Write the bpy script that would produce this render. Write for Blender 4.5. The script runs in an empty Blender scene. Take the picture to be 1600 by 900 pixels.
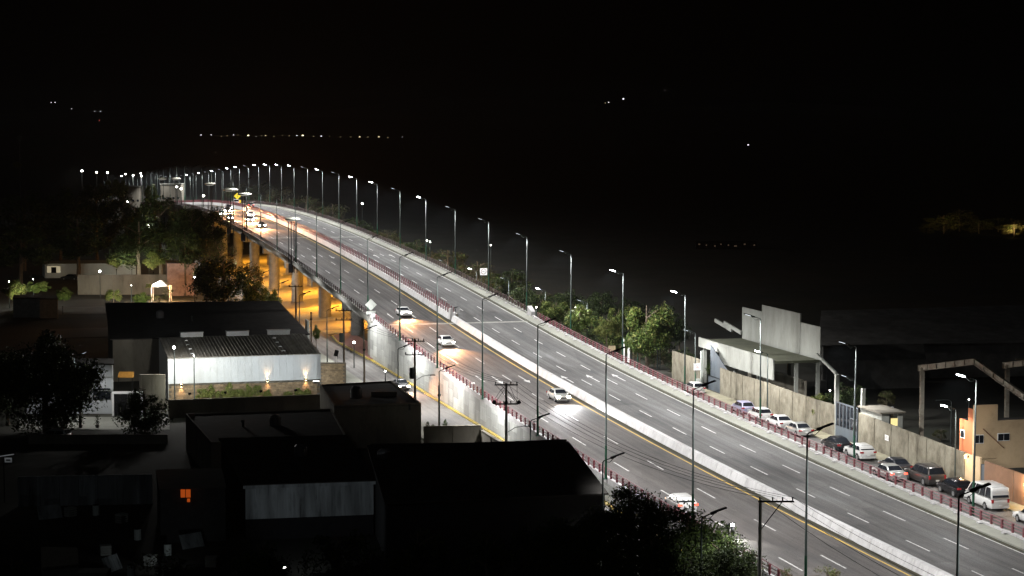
import bpy, bmesh, math, random
from math import sin, cos, pi, radians, atan, tan, sqrt, exp
from mathutils import Vector, Matrix, Euler

S = bpy.context.scene
C = S.collection
random.seed(7)

# ------------------------------------------------------------------ camera
FOC, HOR, EYE = 3090.2, 201.0, 36.24          # focal length in photo pixels, horizon row, eye height
cam_d = bpy.data.cameras.new('camera')
cam = bpy.data.objects.new('camera', cam_d)
C.objects.link(cam)
PITCH = atan((450 - HOR) / FOC)
cam.location = (0, 0, EYE)
cam.rotation_euler = (pi / 2 - PITCH, 0, 0)
cam_d.sensor_width = 36
cam_d.lens = FOC / 1600 * 36
cam_d.clip_start = 1
cam_d.clip_end = 20000
S.camera = cam

# ------------------------------------------------------------------ night sky, faint moonlight, exposure
world = bpy.data.worlds.new('World')
S.world = world
world.use_nodes = True
wn = world.node_tree
bg = wn.nodes['Background']
sky = wn.nodes.new('ShaderNodeTexSky')
sky.sky_type = 'NISHITA'
sky.sun_disc = False
sky.sun_elevation = radians(35)
sky.sun_rotation = radians(200)
wn.links.new(sky.outputs['Color'], bg.inputs['Color'])
bg.inputs['Strength'].default_value = 0.000006
sun_d = bpy.data.lights.new('moon', 'SUN')
sun_d.energy = 0.028
sun_d.angle = radians(0.5)
sun_d.color = (0.8, 0.9, 1.0)
sun = bpy.data.objects.new('moon', sun_d)
sun.rotation_euler = (radians(55), 0, radians(-20))
C.objects.link(sun)
S.view_settings.view_transform = 'Standard'
S.view_settings.look = 'None'
S.view_settings.exposure = 0
S.view_settings.gamma = 1
S.cycles.max_bounces = 4
S.cycles.diffuse_bounces = 2
S.cycles.glossy_bounces = 2
S.cycles.transparent_max_bounces = 6
S.cycles.use_light_tree = True
S.cycles.use_denoising = True
S.cycles.sample_clamp_indirect = 3
S.cycles.denoising_prefilter = 'ACCURATE'
S.cycles.caustics_reflective = False
S.cycles.caustics_refractive = False

# lamp powers in watts: tall highway lamps, short street lamps, sodium lamps, headlamps, small warm lamps, globe factor
TALLW, LOWW, SODW, HEADW, WARMW, GLOBE = 9400.0, 2400.0, 12500.0, 5500.0, 420.0, 1.0
HAZE = 0.00005

# ------------------------------------------------------------------ road alignment (plan x, y, level z, heading) every 20 m
RC = [(41.57, 105.44, 3.0, 0.1921), (37.49, 125.02, 2.6, 0.217), (33.01, 144.51, 2.34, 0.2345), (28.25, 163.94, 2.26, 0.2447), (23.35, 183.33, 2.36, 0.2503), (18.35, 202.69, 2.64, 0.2541), (13.3, 222.05, 3.06, 0.2561), (8.23, 241.39, 3.62, 0.2569), (3.14, 260.73, 4.3, 0.2572), (-1.94, 280.08, 5.13, 0.2567), (-7.02, 299.42, 6.09, 0.2564), (-12.09, 318.77, 7.12, 0.2571), (-17.19, 338.11, 8.13, 0.2587), (-22.33, 357.44, 9.06, 0.2603), (-27.48, 376.76, 9.89, 0.261), (-32.64, 396.08, 10.64, 0.2607), (-37.79, 415.41, 11.3, 0.2597), (-42.91, 434.74, 11.88, 0.2583), (-48.0, 454.08, 12.35, 0.2564), (-53.06, 473.43, 12.73, 0.2549), (-58.1, 492.79, 13.01, 0.2545), (-63.13, 512.14, 13.19, 0.2551), (-68.19, 531.5, 13.28, 0.2558), (-73.26, 550.84, 13.25, 0.2566), (-78.34, 570.19, 13.11, 0.2574), (-83.44, 589.52, 12.86, 0.2585), (-88.57, 608.86, 12.49, 0.2596), (-93.7, 628.19, 12.02, 0.2599), (-98.84, 647.52, 11.44, 0.2591), (-103.95, 666.85, 10.78, 0.2578), (-109.04, 686.19, 10.05, 0.2569), (-114.11, 705.54, 9.29, 0.2561), (-119.17, 724.89, 8.51, 0.2556), (-124.23, 744.24, 7.74, 0.2555), (-129.29, 763.59, 6.96, 0.2558), (-134.35, 782.94, 6.2, 0.2564), (-139.43, 802.28, 5.44, 0.257), (-144.52, 821.62, 4.71, 0.2578), (-149.63, 840.96, 3.99, 0.2587), (-154.75, 860.29, 3.3, 0.2596), (-159.9, 879.62, 2.63, 0.2605), (-165.06, 898.94, 2.0, 0.2615), (-170.24, 918.26, 1.39, 0.2624), (-175.43, 937.57, 0.8, 0.2634), (-180.65, 956.88, 0.25, 0.2643), (-185.88, 976.18, -0.29, 0.2652), (-191.13, 995.48, -0.79, 0.2662), (-196.4, 1014.77, -1.27, 0.2671), (-201.69, 1034.06, -1.72, 0.268), (-207.0, 1053.35, -2.14, 0.269), (-212.32, 1072.62, -2.54, 0.2699), (-217.66, 1091.9, -2.91, 0.2709), (-223.02, 1111.17, -3.25, 0.2718), (-228.4, 1130.43, -3.57, 0.2727)]
RC = [(x, y, (2.28 if i < 3 else z) if i < 44 else z, h) for i, (x, y, z, h) in enumerate(RC)]
def RP(s):
    t = (s + 60) / 20
    i = int(max(0, min(len(RC) - 2, math.floor(t))))
    f = t - i
    if 0 < i < len(RC) - 2 and 0 <= f <= 1:          # smooth (Catmull-Rom) level, linear plan
        p = [RC[i - 1][2], RC[i][2], RC[i + 1][2], RC[i + 2][2]]
        z = 0.5 * (2 * p[1] + (p[2] - p[0]) * f + (2 * p[0] - 5 * p[1] + 4 * p[2] - p[3]) * f * f + (3 * p[1] - p[0] - 3 * p[2] + p[3]) * f ** 3)
    else:
        z = RC[i][2] * (1 - f) + RC[i + 1][2] * f
    a, b = RC[i], RC[i + 1]
    z = max(z, 0.75)
    return a[0] * (1 - f) + b[0] * f, a[1] * (1 - f) + b[1] * f, z, a[3] * (1 - f) + b[3] * f
def rp(s, off, dz=0.0, level=None):
    x, y, z, h = RP(s)
    return Vector((x + off * cos(h), y + off * sin(h), (z if level is None else level) + dz))
HEAD = 0.2568
_c, _s = cos(PITCH), sin(PITCH)
def gp(px, py, z):
    """the spot at level z that the photograph shows at (px, py): used to survey the site"""
    a, b = (px - 800) / FOC, (450 - py) / FOC
    r = Vector((a, _c + b * _s, -_s + b * _c))
    k = (z - EYE) / r.z
    return Vector((r.x * k, r.y * k, z))
def at_depth(px, py, Y):
    a, b = (px - 800) / FOC, (450 - py) / FOC
    r = Vector((a, _c + b * _s, -_s + b * _c))
    k = Y / r.y
    return Vector((r.x * k, Y, EYE + r.z * k))

LOW, HIGH = 0.3, 2.28       # ground level left of the flyover, right of it

# ------------------------------------------------------------------ materials
def nod(nt, t, **k):
    n = nt.nodes.new(t)
    for a, b in k.items():
        if a.startswith('i_'):
            n.inputs[int(a[2:])].default_value = b
        else:
            setattr(n, a, b)
    return n
def ramp(nt, src, stops):
    r = nt.nodes.new('ShaderNodeValToRGB')
    e = r.color_ramp.elements
    while len(e) < len(stops):
        e.new(0.5)
    for el, (p, c) in zip(e, stops):
        el.position = p
        el.color = (*c, 1) if len(c) == 3 else c
    nt.links.new(src, r.inputs[0])
    return r.outputs[0]
def mixc(nt, fac, a, b, mode='MIX'):
    m = nt.nodes.new('ShaderNodeMix')
    m.data_type = 'RGBA'
    m.blend_type = mode
    for sock, v in ((m.inputs[0], fac), (m.inputs[6], a), (m.inputs[7], b)):
        if isinstance(v, (int, float)):
            sock.default_value = v
        elif isinstance(v, tuple):
            sock.default_value = (*v, 1) if len(v) == 3 else v
        else:
            nt.links.new(v, sock)
    return m.outputs[2]
MATS = {}
def mat(name, col, rough=0.8, metal=0.0, var=0.25, scale=1.5, stretch=(1, 1, 1), dirt=None, dirt_scale=0.4, dirt_amt=0.5,
        bump=0.0, bscale=20, coord='Object', rnd=0.0, spec=0.4, coat=0.0):
    if name in MATS:
        return MATS[name]
    m = bpy.data.materials.new(name)
    m.use_nodes = True
    nt = m.node_tree
    b = nt.nodes['Principled BSDF']
    b.inputs['Roughness'].default_value = rough
    b.inputs['Metallic'].default_value = metal
    b.inputs['Specular IOR Level'].default_value = spec
    b.inputs['Coat Weight'].default_value = coat
    if coord == 'World':
        pos = nt.nodes.new('ShaderNodeNewGeometry').outputs['Position']
    else:
        pos = nt.nodes.new('ShaderNodeTexCoord').outputs[coord]
    mp = nod(nt, 'ShaderNodeMapping')
    mp.inputs['Scale'].default_value = stretch
    nt.links.new(pos, mp.inputs['Vector'])
    n1 = nod(nt, 'ShaderNodeTexNoise')
    n1.inputs['Scale'].default_value = scale
    n1.inputs['Detail'].default_value = 6
    n1.inputs['Roughness'].default_value = 0.65
    nt.links.new(mp.outputs[0], n1.inputs['Vector'])
    lo = tuple(max(0, c * (1 - var)) for c in col)
    hi = tuple(min(1, c * (1 + var)) for c in col)
    c = ramp(nt, n1.outputs['Fac'], [(0.3, lo), (0.7, hi)])
    if dirt:
        n2 = nod(nt, 'ShaderNodeTexNoise')
        n2.inputs['Scale'].default_value = dirt_scale
        n2.inputs['Detail'].default_value = 8
        n2.inputs['Roughness'].default_value = 0.7
        nt.links.new(mp.outputs[0], n2.inputs['Vector'])
        f = ramp(nt, n2.outputs['Fac'], [(0.45, (0, 0, 0)), (0.65, (dirt_amt,) * 3)])
        c = mixc(nt, f, c, dirt)
    if rnd:
        oi = nt.nodes.new('ShaderNodeObjectInfo')
        g = ramp(nt, oi.outputs['Random'], [(0, (1 - rnd,) * 3), (1, (1.0,) * 3)])
        c = mixc(nt, 1.0, c, g, 'MULTIPLY')
    nt.links.new(c, b.inputs['Base Color'])
    if bump:
        n3 = nod(nt, 'ShaderNodeTexNoise')
        n3.inputs['Scale'].default_value = bscale
        n3.inputs['Detail'].default_value = 4
        nt.links.new(pos, n3.inputs['Vector'])
        bm = nod(nt, 'ShaderNodeBump')
        bm.inputs['Strength'].default_value = bump
        bm.inputs['Distance'].default_value = 0.05
        nt.links.new(n3.outputs['Fac'], bm.inputs['Height'])
        nt.links.new(bm.outputs[0], b.inputs['Normal'])
    MATS[name] = m
    return m
def glow(name, col, strength):
    m = bpy.data.materials.new(name)
    m.use_nodes = True
    nt = m.node_tree
    nt.nodes.clear()
    e = nod(nt, 'ShaderNodeEmission')
    e.inputs[0].default_value = (*col, 1)
    e.inputs[1].default_value = strength
    o = nod(nt, 'ShaderNodeOutputMaterial')
    nt.links.new(e.outputs[0], o.inputs[0])
    m.cycles.emission_sampling = 'NONE'      # the lamps' light comes from their lamp objects
    MATS[name] = m
    return m
def asphalt(name, tone, warm=(1, 1, 1)):
    """asphalt in (offset, chainage) coordinates: wheel tracks, patches, grit and specks"""
    m = bpy.data.materials.new(name)
    m.use_nodes = True
    nt = m.node_tree
    b = nt.nodes['Principled BSDF']
    b.inputs['Specular IOR Level'].default_value = 0.35
    uv = nt.nodes.new('ShaderNodeTexCoord').outputs['UV']
    def noise(sc, st, det=5, r=0.6):
        mp = nod(nt, 'ShaderNodeMapping')
        mp.inputs['Scale'].default_value = st
        nt.links.new(uv, mp.inputs['Vector'])
        n = nod(nt, 'ShaderNodeTexNoise')
        n.inputs['Scale'].default_value = sc
        n.inputs['Detail'].default_value = det
        n.inputs['Roughness'].default_value = r
        nt.links.new(mp.outputs[0], n.inputs['Vector'])
        return n.outputs['Fac']
    t = [tone * w for w in warm]
    c = ramp(nt, noise(1.0, (0.22, 0.05, 1), 7, .68), [(0.38, tuple(v * 0.66 for v in t)), (0.5, (t[0] * 1.04, t[1], t[2] * .96)), (0.64, tuple(v * 1.3 for v in t))])
    tr = ramp(nt, noise(1.0, (1.5, 0.012, 1), 3), [(0.42, (0, 0, 0)), (0.62, (0.26,) * 3)])
    c = mixc(nt, tr, c, tuple(v * 0.55 for v in t))
    tr2 = ramp(nt, noise(1.0, (2.6, 0.03, 1), 3), [(0.52, (0, 0, 0)), (0.7, (0.18,) * 3)])
    c = mixc(nt, tr2, c, tuple(v * 1.7 for v in t))
    gr = ramp(nt, noise(7.0, (1, 1, 1), 6, 0.85), [(0.38, (0.6,) * 3), (0.62, (1.38,) * 3)])
    c = mixc(nt, 1.0, c, gr, 'MULTIPLY')
    # random repair patches
    mp = nod(nt, 'ShaderNodeMapping')
    mp.inputs['Scale'].default_value = (0.3, 0.07, 1)
    nt.links.new(uv, mp.inputs['Vector'])
    vo = nod(nt, 'ShaderNodeTexVoronoi', distance='CHEBYCHEV')
    vo.inputs['Scale'].default_value = 1.0
    vo.inputs['Randomness'].default_value = 0.8
    nt.links.new(mp.outputs[0], vo.inputs['Vector'])
    sp = nod(nt, 'ShaderNodeSeparateColor')
    nt.links.new(vo.outputs['Color'], sp.inputs[0])
    pt = ramp(nt, sp.outputs[0], [(0.0, (0.78,) * 3), (1.0, (1.17,) * 3)])
    c = mixc(nt, 1.0, c, pt, 'MULTIPLY')
    st = ramp(nt, noise(0.55, (1.3, 0.35, 1), 6, .7), [(0.56, (0, 0, 0)), (0.72, (0.5,) * 3)])
    c = mixc(nt, st, c, tuple(v * 0.45 for v in t))
    # litter specks and fine cracks
    v2 = nod(nt, 'ShaderNodeTexVoronoi')
    v2.inputs['Scale'].default_value = 0.62
    nt.links.new(uv, v2.inputs['Vector'])
    s2 = ramp(nt, v2.outputs['Distance'], [(0.0, (1,) * 3), (0.075, (0,) * 3)])
    s3 = ramp(nt, noise(0.25, (1, 1, 1), 2), [(0.5, (0,) * 3), (0.62, (0.55,) * 3)])
    c = mixc(nt, mixc(nt, 1.0, s2, s3, 'MULTIPLY'), c, (0.4, 0.4, 0.38))
    v3 = nod(nt, 'ShaderNodeTexVoronoi', feature='DISTANCE_TO_EDGE')
    v3.inputs['Scale'].default_value = 0.22
    mpc = nod(nt, 'ShaderNodeMapping')
    mpc.inputs['Scale'].default_value = (1.0, 0.6, 1)
    nt.links.new(uv, mpc.inputs['Vector'])
    dn = nod(nt, 'ShaderNodeTexNoise')
    dn.inputs['Scale'].default_value = 1.2
    nt.links.new(mpc.outputs[0], dn.inputs['Vector'])
    ad = mixc(nt, 0.25, mpc.outputs[0], dn.outputs['Color'], 'ADD')
    nt.links.new(ad, v3.inputs['Vector'])
    cr = ramp(nt, v3.outputs['Distance'], [(0.0, (0.35,) * 3), (0.012, (0,) * 3)])
    c = mixc(nt, cr, c, tuple(v * 0.3 for v in t))
    nt.links.new(c, b.inputs['Base Color'])
    rr = ramp(nt, noise(1.0, (1.5, 0.012, 1), 3), [(0.3, (0.62,) * 3), (0.7, (0.9,) * 3)])
    nt.links.new(rr, b.inputs['Roughness'])
    MATS[name] = m
    return m

M_asph_r = asphalt('asphalt_cool', 0.068, (1.0, 1.0, 1.0))
M_asph_l = asphalt('asphalt_warm', 0.06, (1.06, 0.99, 0.96))
M_asph_b = asphalt('asphalt_bridge_cool', 0.045, (.99, 1.0, 1.0))
M_asph_c = asphalt('asphalt_bridge_warm', 0.041, (1.05, 0.99, 0.96))
M_asph_s = asphalt('asphalt_street', 0.10, (1.03, 1.0, 0.95))
M_mark = mat('road_paint_white', (0.5, 0.5, 0.49), 0.7, var=0.12, scale=6, dirt=(0.12, 0.12, 0.115), dirt_scale=2.2, dirt_amt=0.75, coord='World')
M_yel = mat('road_paint_yellow', (0.5, 0.33, 0.04), 0.7, var=0.15, scale=6, dirt=(0.2, 0.16, 0.06), dirt_scale=2.5, dirt_amt=0.6, coord='World')
M_kyel = mat('kerb_paint_yellow', (0.5, 0.36, 0.05), 0.8, var=0.25, scale=3, dirt=(0.25, 0.24, 0.2), dirt_scale=1.5, dirt_amt=0.8, coord='World')
M_conc = mat('concrete', (0.27, 0.27, 0.245), 0.9, var=0.2, scale=1.2, dirt=(0.15, 0.145, 0.13), dirt_scale=0.5, dirt_amt=0.6, bump=0.3, bscale=8, coord='World')
M_walk = mat('sidewalk_concrete', (0.20, 0.205, 0.175), 0.9, var=0.18, scale=1.6, dirt=(0.18, 0.18, 0.15), dirt_scale=0.8, dirt_amt=0.5, bump=0.2, bscale=10, coord='World')
M_walk2 = mat('pavement_sandy', (0.24, 0.225, 0.155), 0.9, var=0.2, scale=1.2, dirt=(0.16, 0.14, 0.09), dirt_scale=0.5, dirt_amt=0.6, coord='World')
M_gut = mat('gutter_dirt', (0.032, 0.027, 0.013), 0.95, var=0.4, scale=2.5, dirt=(0.014, 0.018, 0.006), dirt_scale=1.5, dirt_amt=0.9, coord='World')
M_white = mat('white_barrier', (0.45, 0.445, 0.445), 0.75, rnd=.14, var=0.1, scale=2, stretch=(1, 1, 0.4), dirt=(0.24, 0.235, 0.23), dirt_scale=0.9, dirt_amt=0.55, coord='World')
M_panel = mat('painted_wall_panel', (0.46, 0.475, 0.45), 0.8, var=0.1, scale=1.5, stretch=(1, 1, 0.3), dirt=(0.3, 0.31, 0.29), dirt_scale=0.7, dirt_amt=0.7, coord='World', rnd=0.42, bump=0.15, bscale=6)
M_red = mat('rail_red', (0.15, 0.035, 0.045), 0.55, var=0.2, scale=4, dirt=(0.05, 0.03, 0.03), dirt_scale=2, coord='World')
M_rpink = mat('rail_top_pink', (0.17, 0.075, 0.085), 0.6, var=0.2, scale=4, coord='World')
M_redd = mat('rail_maroon', (0.05, 0.026, 0.027), 0.6, var=0.25, scale=4, coord='World')
M_rust = mat('rusty_steel', (0.40, 0.37, 0.3), 0.8, var=0.15, scale=3, dirt=(0.16, 0.08, 0.045), dirt_scale=0.9, dirt_amt=0.6, coord='World')
M_galv = mat('galvanised_steel', (0.055, 0.065, 0.062), 0.8, metal=0.0, spec=0.15, var=0.15, scale=3, coord='World')
M_green = mat('pole_green', (0.02, 0.075, 0.045), 0.7, spec=0.2, var=0.2, scale=3, coord='World')
M_dark = mat('dark_metal', (0.014, 0.014, 0.015), 0.95, var=0.2, coord='World', spec=0.05)
M_black = mat('black_rubber', (0.012, 0.012, 0.012), 0.7, var=0.2)
M_wood = mat('pole_wood', (0.09, 0.07, 0.05), 0.9, var=0.3, scale=4, stretch=(1, 1, 0.1), coord='World')
M_cpole = mat('pole_concrete', (0.3, 0.3, 0.27), 0.9, var=0.2, scale=2, coord='World')
M_pave_red = mat('red_paving', (0.27, 0.13, 0.11), 0.9, var=0.2, scale=1.5, dirt=(0.15, 0.1, 0.09), coord='World')
M_gr = mat('dry_ground', (0.028, 0.026, 0.018), 0.95, var=0.4, scale=0.12, dirt=(0.015, 0.02, 0.009), dirt_scale=0.04, dirt_amt=0.9, coord='World', bump=0.4, bscale=0.8)
M_bark = mat('bark', (0.14, 0.11, 0.08), 0.95, var=0.3, scale=3, coord='World')
M_sheet = mat('white_sheet_metal', (0.5, 0.53, 0.54), 0.55, var=0.07, scale=0.8, stretch=(1, 1, .35), dirt=(0.4, 0.4, 0.37), dirt_scale=0.6, dirt_amt=0.3, coord='World', rnd=.05)
M_roofd = mat('dark_roof_sheet', (0.24, 0.23, 0.21), 0.85, var=0.3, scale=0.6, dirt=(0.14, 0.13, 0.12), dirt_scale=0.4, dirt_amt=0.7, coord='World')
M_glass = mat('window_glass', (0.012, 0.014, 0.018), 0.08, var=0.1, spec=0.6)
M_tan = mat('tan_plaster', (0.55, 0.41, 0.25), 0.9, var=0.12, scale=0.8, dirt=(0.26, 0.18, 0.1), dirt_scale=0.4, dirt_amt=0.6, coord='World', bump=0.15)
M_orange = mat('orange_plaster', (0.52, 0.16, 0.06), 0.9, var=0.15, scale=1, dirt=(0.28, 0.09, 0.04), dirt_scale=0.5, dirt_amt=0.6, coord='World')
M_brown = mat('brown_render', (0.22, 0.12, 0.07), 0.9, var=0.15, scale=2, dirt=(0.14, 0.08, 0.05), dirt_scale=0.5, coord='World')
M_cwall = mat('stained_wall', (0.215, 0.197, 0.148), 0.9, var=0.22, scale=1.5, stretch=(1, 1, 0.8), dirt=(0.09, 0.075, 0.05), dirt_scale=0.5, dirt_amt=0.85, coord='World', bump=0.3, bscale=5, rnd=0.18)
M_grey = mat('grey_plaster', (0.31, 0.32, 0.29), 0.9, var=0.12, scale=0.8, stretch=(1, 1, 0.4), dirt=(0.2, 0.2, 0.17), dirt_scale=0.5, dirt_amt=0.5, coord='World')
M_gate = mat('gate_steel', (0.075, 0.092, 0.108), 0.6, var=0.15, scale=1, stretch=(1, 1, 0.3), dirt=(0.07, 0.075, 0.08), dirt_scale=0.8, coord='World')
M_brick = mat('brick', (0.27, 0.2, 0.12), 0.9, var=0.3, scale=3, coord='World', rnd=0.45)
M_mortar = mat('mortar', (0.12, 0.10, 0.075), 0.95, coord='World')
M_oldwall = mat('old_house_wall', (0.2, 0.185, 0.15), 0.95, var=0.3, scale=1, stretch=(1, 1, 0.4), dirt=(0.08, 0.07, 0.05), dirt_scale=0.5, dirt_amt=0.8, coord='World', bump=0.3, bscale=4)
M_oldroof = mat('old_roof', (0.045, 0.042, 0.038), 0.95, var=0.35, scale=0.8, dirt=(0.025, 0.02, 0.02), dirt_scale=0.3, coord='World')
M_plastic = mat('black_plastic', (0.02, 0.02, 0.02), 0.4)
M_plate = mat('plate_white', (0.6, 0.6, 0.58), 0.5, var=0.05)
M_signw = mat('sign_white', (0.75, 0.75, 0.74), 0.5, var=0.05)
M_signb = mat('sign_back', (0.42, 0.45, 0.42), 0.6, var=0.08, coord='World')
M_signy = mat('sign_yellow', (0.75, 0.55, 0.02), 0.5, var=0.05)
M_signo = mat('sign_faded_orange', (0.55, 0.3, 0.12), 0.6, var=0.25, scale=2)
M_ink = mat('sign_black', (0.02, 0.02, 0.02), 0.6)
M_inkr = mat('sign_red', (0.5, 0.03, 0.03), 0.6)
G_lamp = glow('lamp_lens_bright', (0.93, 0.97, 1.0), 60)
G_lampd = glow('lamp_lens_dim', (0.85, 0.93, 1.0), 2.2)
G_ball = glow('globe_glass_lit', (1.0, 0.95, 0.88), 45)
G_sod = glow('sodium_lens', (1.0, 0.55, 0.12), 16)
G_warm = glow('warm_bulb', (1.0, 0.75, 0.4), 25)
G_head = glow('headlight_lit', (1.0, 0.88, 0.72), 40)
G_headb = glow('headlight_glaring', (1.0, 0.85, 0.65), 220)
G_headc = glow('headlight_cool', (0.95, 0.97, 1.0), 50)
G_tail = glow('taillight_lit', (1.0, 0.09, 0.05), 4)
M_tail = mat('taillight_off', (0.3, 0.015, 0.02), 0.25, var=0.1)
M_hlo = mat('headlight_off', (0.5, 0.5, 0.5), 0.15, var=0.05)
G_far = glow('far_lamp', (1.0, 0.85, 0.45), 1.6)
G_farb = glow('far_lamp_strong', (1.0, 0.9, 0.55), 4)
G_farw = glow('far_lamp_white', (0.95, 0.95, 1.0), 2.6)
G_farr = glow('far_lamp_red', (1.0, 0.15, 0.12), 5)
G_win = glow('lit_window', (1.0, 0.82, 0.35), 1.1)
G_wino = glow('orange_curtain_window', (1.0, 0.16, 0.02), 0.3)
G_canopy = glow('lit_canopy_panel', (1.0, 0.95, 0.82), .8)
M_tank = mat('water_tank', (0.09, 0.09, 0.09), 0.5)

def leaf_mat(name, a, b):
    m = bpy.data.materials.new(name)
    m.use_nodes = True
    nt = m.node_tree
    p = nt.nodes['Principled BSDF']
    p.inputs['Roughness'].default_value = 0.65
    p.inputs['Specular IOR Level'].default_value = 0.25
    n = nod(nt, 'ShaderNodeTexNoise')
    n.inputs['Scale'].default_value = 0.9
    n.inputs['Detail'].default_value = 5
    g = nt.nodes.new('ShaderNodeNewGeometry')
    nt.links.new(g.outputs['Position'], n.inputs['Vector'])
    c = ramp(nt, n.outputs['Fac'], [(0.32, a), (0.68, b)])
    rn = ramp(nt, g.outputs['Random Per Island'], [(0, (0.55,) * 3), (1, (1.25,) * 3)])
    c = mixc(nt, 1.0, c, rn, 'MULTIPLY')
    nt.links.new(c, p.inputs['Base Color'])
    MATS[name] = m
    return m
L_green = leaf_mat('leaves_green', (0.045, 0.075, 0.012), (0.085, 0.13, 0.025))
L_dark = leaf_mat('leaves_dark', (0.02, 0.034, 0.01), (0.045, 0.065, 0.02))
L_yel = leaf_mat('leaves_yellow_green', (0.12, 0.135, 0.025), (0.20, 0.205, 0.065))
L_dry = leaf_mat('leaves_dry', (0.06, 0.05, 0.022), (0.1, 0.085, 0.04))

# ------------------------------------------------------------------ mesh helpers
class MB:
    def __init__(s):
        s.v, s.f, s.mi, s.uv = [], [], [], []
    def face(s, idx, m=0, uv=None):
        s.f.append(idx); s.mi.append(m); s.uv.append(uv)
    def quad(s, a, b, c, d, m=0):
        n = len(s.v)
        s.v += [tuple(a), tuple(b), tuple(c), tuple(d)]
        s.face((n, n + 1, n + 2, n + 3), m)
        return s
    def poly(s, pts, m=0):
        n = len(s.v)
        s.v += [tuple(p) for p in pts]
        s.face(tuple(range(n, n + len(pts))), m)
        return s
    def box(s, c, d, rz=0.0, m=0, taper=1.0, rx=0.0, ry=0.0):
        R = Euler((rx, ry, rz)).to_matrix()
        n = len(s.v)
        for z in (-.5, .5):
            t = taper if z > 0 else 1
            for x, y in ((-.5, -.5), (.5, -.5), (.5, .5), (-.5, .5)):
                p = R @ Vector((x * d[0] * t, y * d[1] * t, z * d[2])) + Vector(c)
                s.v.append(tuple(p))
        for f in ((0, 3, 2, 1), (4, 5, 6, 7), (0, 1, 5, 4), (1, 2, 6, 5), (2, 3, 7, 6), (3, 0, 4, 7)):
            s.face(tuple(n + i for i in f), m)
        return s
    def prism(s, pts, z0, z1, m=0, mtop=None):
        """vertical prism over a footprint; z0, z1 numbers or lists"""
        k = len(pts)
        a = sum(pts[i][0] * pts[(i + 1) % k][1] - pts[(i + 1) % k][0] * pts[i][1] for i in range(k))
        if a < 0:
            pts = pts[::-1]
            if isinstance(z1, (list, tuple)): z1 = z1[::-1]
        n = len(s.v)
        zz = z1 if isinstance(z1, (list, tuple)) else [z1] * k
        s.v += [(p[0], p[1], z0) for p in pts] + [(p[0], p[1], z) for p, z in zip(pts, zz)]
        for i in range(k):
            j = (i + 1) % k
            s.face((n + i, n + j, n + k + j, n + k + i), m)
        s.face(tuple(n + k + i for i in range(k)), m if mtop is None else mtop)
        s.face(tuple(n + i for i in reversed(range(k))), m)
        return s
    def tube(s, pts, r, k=6, m=0, cap=True):
        pts = [Vector(p) for p in pts]
        rr = r if isinstance(r, (list, tuple)) else [r] * len(pts)
        n0 = len(s.v)
        for i, p in enumerate(pts):
            t = (pts[min(i + 1, len(pts) - 1)] - pts[max(i - 1, 0)])
            if t.length < 1e-9: t = Vector((0, 0, 1))
            t.normalize()
            u = t.cross(Vector((0, 0, 1)))
            if u.length < 0.05: u = t.cross(Vector((1, 0, 0)))
            u.normalize()
            w = t.cross(u)
            for j in range(k):
                a = 2 * pi * j / k
                s.v.append(tuple(p + rr[i] * (cos(a) * u + sin(a) * w)))
        for i in range(len(pts) - 1):
            for j in range(k):
                a, b = n0 + i * k + j, n0 + i * k + (j + 1) % k
                s.face((a, b, b + k, a + k), m)
        if cap:
            s.face(tuple(n0 + j for j in reversed(range(k))), m)
            e = n0 + (len(pts) - 1) * k
            s.face(tuple(e + j for j in range(k)), m)
        return s
    def lathe(s, c, prof, k=12, m=0):
        """prof: list of (radius, z)"""
        n0 = len(s.v)
        for r, z in prof:
            for j in range(k):
                a = 2 * pi * j / k
                s.v.append((c[0] + r * cos(a), c[1] + r * sin(a), c[2] + z))
        for i in range(len(prof) - 1):
            for j in range(k):
                a, b = n0 + i * k + j, n0 + i * k + (j + 1) % k
                s.face((a, b, b + k, a + k), m)
        s.face(tuple(n0 + j for j in reversed(range(k))), m)
        e = n0 + (len(prof) - 1) * k
        s.face(tuple(e + j for j in range(k)), m)
        return s
    def sweep(s, prof, s0, s1, step=5.0, closed=False, m=0, level=None, org=(0, 0, 0)):
        """prof: [(off, dz)] carried along the road from chainage s0 to s1"""
        n = max(1, int(round((s1 - s0) / step)))
        n0 = len(s.v); k = len(prof); O = Vector(org)
        for i in range(n + 1):
            ss = s0 + (s1 - s0) * i / n
            for o, dz in prof:
                if callable(level): q = rp(ss, o, dz, level(ss))
                else: q = rp(ss, o, dz, level)
                s.v.append(tuple(q - O))
        acc = [0]
        for a, b in zip(prof, prof[1:] + prof[:1]): acc.append(acc[-1] + math.hypot(a[0] - b[0], a[1] - b[1]))
        for i in range(n):
            sa, sb = s0 + (s1 - s0) * i / n, s0 + (s1 - s0) * (i + 1) / n
            for j in range(k if closed else k - 1):
                a = n0 + i * k + j; b = n0 + i * k + (j + 1) % k
                ua, ub = prof[0][0] + acc[j], prof[0][0] + acc[j + 1]
                s.face((a, b, b + k, a + k), m, ((ua, sa), (ub, sa), (ub, sb), (ua, sb)))
        if closed:
            s.face(tuple(n0 + j for j in reversed(range(k))), m)
            s.face(tuple(n0 + n * k + j for j in range(k)), m)
        return s
    def mesh(s, name, mats):
        me = bpy.data.meshes.new(name)
        me.from_pydata(s.v, [], s.f)
        for m in (mats if isinstance(mats, (list, tuple)) else [mats]):
            me.materials.append(m)
        if any(s.mi): me.polygons.foreach_set('material_index', s.mi)
        if any(u is not None for u in s.uv):
            ul = me.uv_layers.new(name='UVMap')
            buf = []
            for f, u in zip(s.f, s.uv):
                for q in (u if u is not None else [(0, 0)] * len(f)): buf += list(q)
            ul.data.foreach_set('uv', buf)
        me.update()
        return me
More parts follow.
